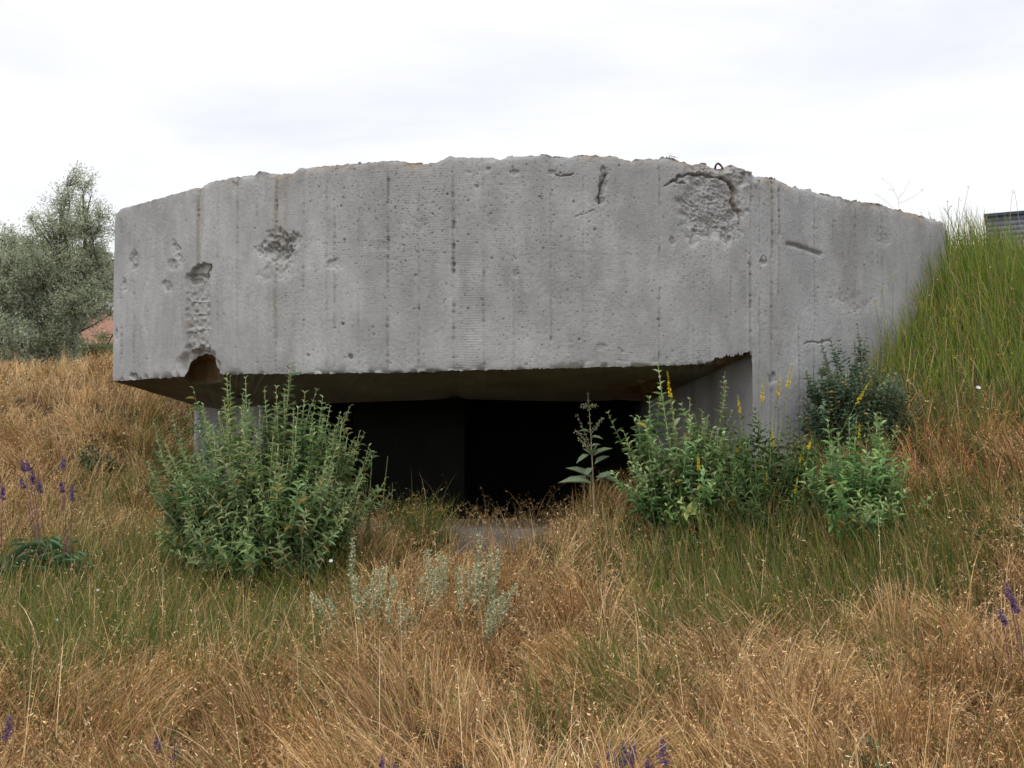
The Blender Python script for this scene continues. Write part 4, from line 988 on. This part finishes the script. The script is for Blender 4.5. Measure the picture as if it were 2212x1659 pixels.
ag('short yellow spike low in the open grey green shrub', [(1508,978,1014,1512,1140)], 7.55)
ag('pair of upright yellow spikes before the shadowed cheek wall', [(1594,853,892,1618,1120),(1590,945,982,1606,1130),(1616,948,984,1600,1130)], 7.85)
ag('three tall yellow spikes crossing the lit concrete wall', [(1650,812,868,1630,1120),(1686,808,856,1652,1120),(1711,785,838,1660,1110)], 7.9)
ag('yellow spikes rising in the middle of the low dark green herb', [(1668,922,966,1672,1130),(1655,1018,1050,1650,1150)], 7.5)
ag('drooping double yellow spike right of the low dark green herb', [(1738,955,1000,1700,1140),(1750,950,972,1716,1140),(1722,1030,1068,1706,1150),(1720,1110,1140,1712,1180)], 7.45)
ag('long yellow spike leaning right in front of the dark rose bush', [(1882,820,872,1740,1090)], 7.9)
ag('small yellow spike between the two tops of the right leafy shrub', [(1857,915,948,1850,1100)], 7.75)

# purple sage
PU, PU2, PS = lin(140,116,156), lin(108,86,126), lin(124,88,98)
pg = 'purple sage flowers in the grass'
def sg(label, spikes, Y, fol=(34, .13, .045, .20)): spike_plant('meadow_sage', label, 'purple flower', pg, spikes, Y, PU, PU2, PS, .01, fol, petal=.017, dens=1.3, leafcol=lin(100,134,96))
sg('five stemmed purple sage plant in dry grass beside the left edge of the photo', [(47,992,1020,100,1120),(57,992,1018,104,1120),(69,1013,1045,100,1130),(84,1035,1065,108,1130),(44,1028,1055,98,1120)], 7.2, (70, .15, .045, .34))
sg('three stemmed purple sage plant between the left purple clump and the large shrub', [(136,985,1012,152,1130),(132,1036,1066,150,1130),(156,1046,1082,158,1130)], 7.1, (60, .15, .045, .34))
sg('single purple spike cut by the left edge of the photo beside the purple clump', [(6,1043,1078,8,1140)], 7.0, (8, .10, .03, .15))
sg('purple sage spikes on the right slope at the right edge of the photo', [(2174,1258,1300,2200,1430),(2186,1285,1325,2208,1430),(2160,1312,1350,2176,1440)], 5.2, (8, .08, .03, .12))
sg('lone purple spike in the lower left corner', [(21,1548,1598,24,1720)], 4.3, (8, .08, .03, .1))
sg('two faded purple spikes near the bottom left of the photo', [(340,1592,1625,348,1740),(378,1600,1640,384,1740)], 4.2, (8, .08, .03, .1))
sg('purple spike at the bottom edge under the combed dry grass', [(824,1632,1700,830,1790),(852,1648,1700,850,1790)], 4.0, (8, .08, .03, .1))
sg('row of purple spikes at the bottom edge right of centre', [(1290,1640,1700,1296,1800),(1318,1602,1660,1322,1800),(1345,1604,1660,1345,1800),(1366,1600,1650,1362,1800),(1400,1632,1690,1398,1800),(1432,1598,1650,1428,1800)], 4.0, (10, .07, .03, .1))

# silvery white-flowered stems in front of the sill
hg = 'silvery white flowering stems in front of the sill'
def horehound(label, stems, Y):
    b0 = on_ground(np.mean([s[2] for s in stems]), Y)
    root = empty('silver_horehound', b0, label, 'white flower', hg)
    for (xt, yt, xb, w) in stems:
        yy = Y + rng.uniform(-.1, .1); p2 = P(xt, yt, yy); g0 = on_ground(xb, yy)
        pth = bez(g0[None], ((g0 + p2) / 2 + (0, 0, .05))[None], p2[None], 16)[0]
        sa = Acc(); V, T, _ = tubes(pth[None], np.linspace(.004, .002, 16)[None], 5); sa.add(V, T, lin(150,156,128))
        st = sa.build('flower_stem', M_bark, root)
        fa = Acc(); la = Acc()
        nwh = 11
        for k in range(nwh):
            f = .38 + .62 * k / (nwh - 1); i = min(int(f * 15), 14); c_ = pth[i] + (pth[i + 1] - pth[i]) * (f * 15 - i); s_ = 1 - .4 * (k / nwh)
            n_ = 17; q = c_ + rng.normal(0, .0115 * w, (n_, 3)) * (1, 1, .7)
            V, T = diamonds(q, rand_unit(n_) + (0, -.2, .4), rand_unit(n_), rng.uniform(.016, .028, n_) * s_, rng.uniform(.011, .018, n_) * s_)
            fa.add(V, T, np.repeat(np.where(rng.random((n_, 1)) < .38, lin(246,242,218), lin(178,190,150)) * rng.uniform(.85, 1.1, (n_, 1)), 5, 0))
            for sgn in (-1, 1):
                az = (k % 2) * 1.5 + rng.normal(0, .4); d = np.array([[math.cos(az) * sgn, math.sin(az) * sgn, .25]])
                V, T = leaves(c_[None], d, np.array([[0, 0, 1.]]), np.array([.045 * s_]), np.array([.016 * s_]), .4, .3); la.add(V, T, lin(180,184,144) * rng.uniform(.8, 1.1))
        for k in range(5):
            c_ = pth[1 + k]; az = rng.uniform(0, 6.28); d = np.array([[math.cos(az), math.sin(az), .5]])
            V, T = leaves(c_[None], d, np.array([[0, 0, 1.]]), np.array([.06]), np.array([.022]), .4, .3); la.add(V, T, lin(112,130,98))
        fa.build('blossoms', M_flower, st); la.build('leaves', M_leaf, st)
horehound('pale stem bent far to the left, leftmost of the silvery stems', [(676,1288,742,1),(708,1296,758,.9)], 6.3)
horehound('clump of five silvery stems left of the sill centre', [(766,1250,776,1),(810,1236,808,1.1),(828,1228,822,1),(850,1245,838,1),(790,1272,792,1),(770,1290,790,.9)], 6.5)
horehound('dense silvery clump just under the left end of the bare sill', [(924,1190,932,1),(950,1203,944,1.2),(963,1208,950,1.1),(938,1235,940,1.1),(912,1250,928,1),(900,1268,920,1)], 6.75)
horehound('silvery clump under the middle of the bare sill, its tallest stem over the concrete', [(1036,1158,1036,1),(1030,1212,1034,1.1),(1058,1200,1048,1.2),(1078,1192,1056,1.1),(1072,1225,1056,1),(1010,1235,1030,1)], 6.8)
horehound('silvery stem leaning to the right below the middle clump', [(1112,1268,1050,1),(1088,1282,1046,1),(1066,1300,1040,1)], 6.3)
horehound('short silvery stems low in front of the two middle clumps', [(868,1305,872,1),(884,1318,880,1),(900,1335,896,.9),(838,1300,846,1),(990,1228,1000,.8)], 6.3)
horehound('thin pale stem rising against the lower right side of the large shrub', [(762,1165,760,.8)], 7.0)

# small bits: white and yellow blossoms
def blossom(name, label, cat, px, py, Y, col, size, group=None, n=6, stem=True):
    c_ = P(px, py, Y); g0 = np.array([c_[0], c_[1], float(ground(c_[0], c_[1])[0])])
    if g0[2] > c_[2] - .05: g0[2] = c_[2] - .1
    root = empty(name, g0, label, cat, group)
    V, T, _ = tubes(np.stack([g0, (g0 + c_) / 2 + (.01, 0, 0), c_])[None], np.full((1, 3), .0018), 4); a = Acc(); a.add(V, T, lin(110,124,70)); a.build('stem', M_bark, root)
    az = np.arange(n) * 2 * math.pi / n + rng.random(); d = np.stack([np.cos(az), np.sin(az) * .7 - .3, np.sin(az) * .7 + .3], -1)
    V, T = leaves(np.tile(c_, (n, 1)), d, np.tile([0, -1., .5], (n, 1)), np.full(n, size), np.full(n, size * .95), .3, .1)
    a = Acc(); a.add(V, T, col); a.build('petals', M_flower, root)
wg = 'small white bindweed flowers'
blossom('bindweed_flower', 'white flower in the grass high on the right slope', 'white flower', 2113, 838, 7.9, lin(232,232,228), .022, wg)
blossom('bindweed_flower', 'white flower below the lower right corner of the large shrub', 'white flower', 715, 1212, 7.0, lin(232,232,228), .016, wg)
blossom('bindweed_flower', 'white flower in green grass left below the large shrub', 'white flower', 126, 1339, 6.0, lin(225,225,220), .014, wg)
blossom('bindweed_flower', 'small white flower above the green grass at the left', 'white flower', 212, 1275, 6.4, lin(215,215,208), .012, wg)
blossom('buttercup', 'single yellow flower in a green tuft at lower right', 'yellow flower', 1808, 1432, 5.3, lin(236,180,10), .010, None, 5)
blossom('buttercup', 'small yellow flower at the left edge under the silver tree', 'yellow flower', 8, 824, 13.2, lin(230,190,30), .02, None, 5)
def yellow_spray(label, pts, Y, bx):
    b0 = on_ground(bx, Y); root = empty('mustard_weed', b0, label, 'yellow flower', 'sprays of tiny yellow flowers on the right bank')
    for (x_, y_) in pts:
        a = Acc(); f_ = Acc()
        p2 = P(x_, y_, Y + rng.uniform(-.1, .1)); pth = bez(b0[None], ((b0 + p2) / 2 + (0, 0, .06))[None], p2[None], 8); V, T, _ = tubes(pth, np.full((1, 8), .002), 3); a.add(V, T, lin(120,130,60))
        n_ = 12; V, T = diamonds(p2 + rng.normal(0, .018, (n_, 3)), rand_unit(n_), rand_unit(n_), rng.uniform(.008, .014, n_), rng.uniform(.006, .011, n_)); f_.add(V, T, lin(206,186,50))
        st = a.build('stem', M_bark, root); f_.build('blossoms', M_flower, st)
yellow_spray('spray of tiny yellow flowers before the right end of the wall', [(1962,640),(1975,665),(1945,690),(1990,655),(1955,720)], 9.3, 1965)
yellow_spray('spray of tiny yellow flowers right of the wall in long grass', [(2015,660),(2040,690),(2062,700),(2030,720),(2055,665)], 9.3, 2035)
yellow_spray('sparse yellow flowering stems against the wall, above the rose bush', [(1905,620),(1930,600),(1890,655),(1915,680)], 9.4, 1925)

# dry weeds against the sky
def dry_weed(label, Y, base, lines, col, r=.003, heads=True, group='dry weeds against the sky'):
    b0 = P(base[0], base[1], Y); root = empty('dry_weed', b0, label, 'weed', group); 
    for ln in lines:
        a = Acc(); h_ = Acc()
        q = np.array([P(x_, y_, Y) for x_, y_ in ln]); q2 = resample3(q, 14); V, T, _ = tubes(q2[None], np.linspace(r, r * .5, 14)[None], 4); a.add(V, T, col)
        n_ = 5; V, T = diamonds(q[-1] + rng.normal(0, .008, (n_, 3)), rand_unit(n_), rand_unit(n_), rng.uniform(.012, .02, n_), rng.uniform(.006, .01, n_)); h_.add(V, T, np.array(col) * .8)
        st = a.build('stem', M_bark, root); h_.build('seed_head', M_dry, st)
def resample3(q, n):
    d = np.concatenate([[0], np.cumsum(np.linalg.norm(np.diff(q, axis=0), axis=1))]); s_ = np.linspace(0, d[-1], n)
    return np.stack([np.interp(s_, d, q[:, k]) for k in range(3)], -1)
dry_weed('thin branching dry weed standing on the roof against the sky', 11.2, (1945, 470), [[(1945,470),(1940,430),(1925,400),(1905,385)],[(1940,430),(1952,415),(1964,392)],[(1932,412),(1920,408)],[(1941,440),(1975,425),(1992,410)],[(1944,462),(1910,432),(1892,420)]], lin(190,180,168), .0022)
dry_weed('dark knotted dry weed at the right end of the wall', 10.9, (2049, 500), [[(2049,500),(2048,460),(2046,435)],[(2048,455),(2054,445)],[(2048,462),(2041,450)]], lin(140,128,132), .004)
dry_weed('short dry stalks above the right end of the roof', 10.8, (2010, 478), [[(2010,478),(2009,462)],[(1990,470),(1989,458)],[(2068,505),(2085,440),(2092,405)],[(2062,500),(2072,430)],[(2180,500),(2184,440),(2188,412)],[(2205,500),(2196,440),(2192,415)]], lin(170,160,150), .0035)
dry_weed('little dry tuft on the broken crest left of the rusty loop', 8.35, (1447, 346), [[(1447,350),(1446,335)],[(1449,350),(1452,338)],[(1443,350),(1440,340)],[(1452,352),(1458,343)]], lin(130,90,76), .004)

# broad-leaved rosettes
def rosette(label, px, Y, n_, l_, w_, col, rise=.5, z_up=.12):
    b0 = on_ground(px, Y); root = empty('leafy_rosette', b0, label, 'plant', 'broad leaved rosettes in the grass')
    az = rng.uniform(0, 6.28, n_); d = np.stack([np.cos(az), np.sin(az), rng.uniform(.2, 1.2, n_) * rise], -1)
    p = b0 + np.stack([rng.normal(0, .02, n_), rng.normal(0, .02, n_), rng.uniform(.5, 1, n_) * z_up], -1)
    V, T = leaves(p, d, np.tile([0, 0, 1.], (n_, 1)), rng.uniform(.7, 1.2, n_) * l_, rng.uniform(.8, 1.2, n_) * w_, .5, .4)
    a = Acc(); a.add(V, T, np.repeat(np.array(col) * rng.uniform(.75, 1.2, (n_, 1)), 8, 0)); a.build('foliage', M_leaf, root)
rosette('blue green long leaved rosette at the left edge of the photo', 22, 6.9, 8, .26, .035, lin(92,128,96), 1.4, .22)
rosette('broad green leaf plant at the bottom edge near the lower right corner', 1880, 4.15, 6, .14, .06, lin(104,132,92), .7, .16)
rosette('pale grey green rosette at the bottom edge left of centre', 265, 4.1, 6, .10, .05, lin(150,150,110), .6, .16)
rosette('dark leaf plant on the brown right slope', 2105, 6.9, 6, .13, .035, lin(70,98,66), 1.2, .14)
rosette('silvery leaved plant at the right edge on the slope', 2200, 6.8, 14, .10, .035, lin(134,152,124), 1.2, .22)
rosette('green basal leaves in the combed grass at lower left', 205, 5.2, 12, .13, .02, lin(110,134,92), 1.0, .16)

# ------------------------------------------------------------------ trees
def tree(name, label, base, trunks, lobes, Y, leaf_l, leaf_w, cols, twigs, per, bark=(.11, .09, .07), group=None):
    base = np.array(base, float); root = empty(name, base, label, 'tree', group)
    ta = Acc(); la = Acc(); ends = []
    for tr_ in trunks:
        q = np.array([P(x_, y_, yy) for x_, y_, yy in tr_['p']]); q2 = resample3(q, 24); q2 += .03 * np.sin(np.linspace(0, 9, 24))[:, None] * rng.normal(0, 1, 3)
        V, T, _ = tubes(q2[None], (tr_['r'] * np.linspace(1, .32, 24) ** 1.8)[None], 7); ta.add(V, T, bark); ends.append(q2)
    allq = np.concatenate(ends)
    for (cx, cy, cd, rx, ry, rd, dens) in lobes:
        c_ = P(cx, cy, cd); k = cd / F
        n_ = int(.8 * twigs * dens * (rx * ry) / 2500)
        pos = rand_unit(n_) * (rng.random((n_, 1)) ** .45) * np.array([rx * k, rd, ry * k]) + c_
        # limbs: a handful per lobe from the nearest trunk point, twigs from those
        m_ = max(3, int(n_ / 14)); li = rng.integers(0, n_, m_); lp = pos[li]
        near = allq[np.argmin(np.linalg.norm(allq[None] - (lp - (0, 0, .9))[:, None], axis=-1), 1)]
        limbs = bez(near, (near + lp) / 2 + rng.normal(0, .12, lp.shape) + (0, 0, -.05), lp, 12)
        V, T, _ = tubes(limbs, np.linspace(.034, .008, 12)[None] * rng.uniform(.6, 1.3, (m_, 1)), 5); ta.add(V, T, bark)
        lq = limbs[:, 3:].reshape(-1, 3)
        nn = lq[np.argmin(np.linalg.norm(lq[None] - pos[:, None], axis=-1), 1)]
        tw = bez(nn, (nn + pos) / 2 + rng.normal(0, .05, pos.shape), pos + (0, 0, .05), 7)
        V, T, _ = tubes(tw, np.linspace(.009, .004, 7)[None] * np.ones((n_, 1)), 3); ta.add(V, T, bark)
        tint = rng.uniform(.75, 1.2, (n_, 1))
        # leaves in sprays round each twig end
        q = np.repeat(pos, per, 0); d0 = norm(np.repeat(pos - nn, per, 0) + rand_unit(len(q)) * .12)
        sl = rng.uniform(-.14, .16, (len(q), 1)); q = q + d0 * sl + rng.normal(0, .05, q.shape)
        dd = norm(rand_unit(len(q)) + d0 * .7 + (0, 0, .1))
        V, T = diamonds(q, dd, rand_unit(len(q)), leaf_l * rng.uniform(.6, 1.3, len(q)), leaf_w * rng.uniform(.7, 1.3, len(q)))
        cc = np.array(cols)[rng.integers(0, len(cols), len(q))] * np.repeat(tint, per, 0) * rng.uniform(.8, 1.2, (len(q), 1))
        la.add(V, T, np.repeat(cc, 5, 0))
    ta.build('trunk', M_bark, root); la.build('crown', M_olive, root)
    return root
OL = [lin(206,212,190), lin(184,192,164), lin(160,170,136), lin(222,226,208), lin(172,178,132)]
yt = 24
tree('silver_olive_tree', 'silvery olive tree with an airy pointed top beside the left end of the bunker', on_ground(118, yt),
     [dict(p=[(118,830,24),(112,760,24),(124,695,23.8),(143,640,23.8),(172,600,24),(185,540,24),(178,420,24)], r=.13), dict(p=[(124,700,24),(118,640,24),(138,590,24),(124,555,24),(140,480,24)], r=.08), dict(p=[(112,770,24),(70,720,24),(95,690,23.6)], r=.08), dict(p=[(140,645,24),(200,620,24),(238,560,24)], r=.06)],
     [(172,400,24,32,34,.5,.42),(145,440,24,42,38,.6,.44),(208,462,24,36,38,.6,.34),(125,490,24,62,32,.8,.5),(180,500,24,66,36,.9,.55),(75,480,24,14,24,.3,.26),(60,540,24,50,40,.8,.9),(120,580,24,90,50,1.2,1.2),(200,600,24.3,50,60,1.0,1.0),(212,550,24.4,40,26,.6,.5),
      (60,630,23.8,80,80,1.3,1.6),(150,660,23.7,70,50,1.0,1.3),(205,660,24,44,34,.7,.8),(115,715,23.4,48,50,.8,1.5),(60,740,23.4,80,50,1.1,1.3),(150,745,23.6,30,30,.5,.7),(50,785,23.4,90,28,1.0,1.6),(130,782,23.6,50,24,.8,1.4)], yt, .085, .019, OL, 300, 26)
tree('silver_olive_tree', 'silvery bush tree cut by the left edge of the photo', on_ground(-30, 22.5),
     [dict(p=[(-30,840,22.5),(-25,740,22.5),(-5,640,22.5),(15,540,22.5)], r=.12), dict(p=[(-28,780,22.5),(-80,700,22.5),(-100,600,22.5)], r=.09)],
     [(14,520,22.5,24,32,.5,.5),(20,590,22.5,38,60,.8,1.0),(-20,660,22.5,70,80,1.2,1.5),(10,735,22.2,60,55,1.0,1.4),(-90,620,22.5,70,90,1.2,1.3),(-80,740,22.5,70,60,1.0,1.2),(0,790,22.3,80,30,1.0,1.6)], 22.5, .085, .019, OL, 300, 26)
DG = [lin(140,156,116), lin(120,138,98), lin(160,170,134)]
tree('rounded_tree', 'darker rounded tree farther off behind the silvery olive', on_ground(140, 44),
     [dict(p=[(140,830,44),(140,700,44),(150,560,44)], r=.3)], [(150,590,44,95,72,2.5,1.1),(85,640,43,70,62,2.0,1.1),(215,600,44,60,62,2,1.0),(60,730,44,120,70,2,1.2)], 44, .19, .055, DG, 170, 26)
shrub_t = tree('low_bush', 'low green bush in front of the red roof, beside the bunker', on_ground(205, 26),
     [dict(p=[(205,800,26),(205,770,26),(215,750,26)], r=.06)], [(200,765,26,55,20,.8,1.6),(250,765,26,50,20,.8,1.4),(225,728,26,26,14,.5,.35)], 26, .09, .024, [lin(150,162,120), lin(172,172,126)], 300, 26)

# ------------------------------------------------------------------ distant buildings
M_red = simple_mat('terracotta_tiles', tuple(lin(164,122,104)), .85, .18, 6)
M_plaster = simple_mat('pale_plaster', (.45, .38, .32), .9, .15, 3)
M_slate = simple_mat('grey_shingles', tuple(lin(118,124,134)), .8, .2, 5)
M_dark = simple_mat('dark_ridge_cap', (.05, .07, .10), .6, .2, 5)
M_glass = simple_mat('window_glass', (.04, .05, .06), .15, .1, 5)
def poly(name, pts, mat, parent, thick=None):
    bm_v = np.array(pts, float); n = len(bm_v)
    if thick is None: thick = np.array([0, 0, -.12])
    V = np.concatenate([bm_v, bm_v + thick])
    me = bpy.data.meshes.new(name); po = parent_origin(parent)
    faces = [tuple(range(n)), tuple(range(2 * n - 1, n - 1, -1))] + [(i, n + i, n + (i + 1) % n, (i + 1) % n) for i in range(n)]
    me.from_pydata([tuple(v_ - po) for v_ in V], [], faces); me.materials.append(mat); me.update()
    o_ = bpy.data.objects.new(name, me); C.collection.objects.link(o_); o_.parent = parent; return o_
def tiled(name, p00, p10, p01, p11, rows, cols, mat, parent, amp=.04):
    """roof or siding slope with overlapping courses"""
    p00, p10, p01, p11 = [np.array(a, float) for a in (p00, p10, p01, p11)]
    nrm = norm(np.cross(p10 - p00, p01 - p00)); u_ = np.linspace(0, 1, cols * 4 + 1); V = []; r_ = 0
    for k in range(rows):
        for e, h in ((0.0, 0.0), (0.96, 1.0), (1.0, 1.0)):
            w_ = (k + e) / rows
            off = (amp * (h if e < .99 else 0)) + .35 * amp * np.abs(np.sin(u_ * cols * math.pi))
            V.append((p00 * (1 - w_) + p01 * w_)[None] * (1 - u_)[:, None] + (p10 * (1 - w_) + p11 * w_)[None] * u_[:, None] + nrm * off[:, None])
    V = np.array(V); return mesh(name, V, grid_quads(V.shape[0], V.shape[1]), mat, parent, quads=True)
hy = 48
h0 = P(150, 800, hy); h0[2] = ground(h0[0], hy)[0]
house = empty('red_roofed_house', h0, 'house with a terracotta red roof behind the silvery olive, beside the bunker', 'house')
xl, xr = P(90, 700, hy)[0], P(420, 700, hy)[0]
zr, ze = P(150, 668, hy + 3)[2], P(150, 742, hy)[2]
ym = hy + 3
poly('roof', [(xl, hy, ze), (xr, hy, ze), (xr - 1.5, ym - .01, zr), (xl + 1.5, ym - .01, zr)], M_red, house)
poly('roof', [(xr, hy + 6, ze), (xl, hy + 6, ze), (xl + 1.5, ym + .01, zr), (xr - 1.5, ym + .01, zr)], M_red, house)
for (a, b_) in ((xl + .3, xl + .55), (xr - .55, xr - .3)): box('wall', a, b_, hy + .45, hy + 5.5, h0[2] - .3, ze - .02, M_plaster, house, sub=2)
box('wall', xl + .55, xr - .55, hy + .4, hy + .65, h0[2] - .3, ze, M_plaster, house, sub=2)
box('wall', xl + .55, xr - .55, hy + 5.3, hy + 5.55, h0[2] - .3, ze, M_plaster, house, sub=2)
for k in range(3):
    xx = xl + 1.3 + k * 2.1; box('window', xx, xx + .8, hy + .36, hy + .43, h0[2] + .6, h0[2] + 1.3, M_glass, house, sub=2, amp=0)

by = 42
b0 = P(2170, 800, by); b0[2] = ground(b0[0], by)[0]
shed = empty('grey_building', b0, 'grey shingled building with a dark top edge behind the grass at the right', 'building')
O2 = P(2131, 463, by); bx0 = O2[0]; zt0 = O2[2]
uu = np.array([math.cos(.47), -math.sin(.47)]); ww = np.array([math.sin(.47), math.cos(.47)])
def bq(a, c_, z_): 
    q = np.array([bx0, by]) + uu * a + ww * c_; return (q[0], q[1], z_)
zg = b0[2] - .3
tiled('siding', bq(0, 0, zg), bq(11, 0, zg), bq(0, .02, zt0 - .14), bq(11, .02, zt0 - .14), 46, 20, M_slate, shed, .035)
tiled('siding', bq(0, 7, zg), bq(0, 0, zg), bq(0, 7, zt0 - .14), bq(0, .02, zt0 - .14), 46, 20, M_slate, shed, .035)
poly('roof', [bq(-.1, -.15, zt0), bq(11.1, -.15, zt0), bq(11.1, 7, zt0), bq(-.1, 7, zt0)], M_dark, shed)
az = P(2188, 524, by - 3)[2]
poly('annex_roof', [bq(1.25, -2.4, az), bq(10, -2.4, az), bq(10, -.1, az + .15), bq(1.25, -.1, az + .15)], M_plaster, shed)
tiled('annex_siding', bq(1.3, -2.3, zg), bq(10, -2.3, zg), bq(1.3, -2.3, az - .12), bq(10, -2.3, az - .12), 40, 20, M_slate, shed, .03)
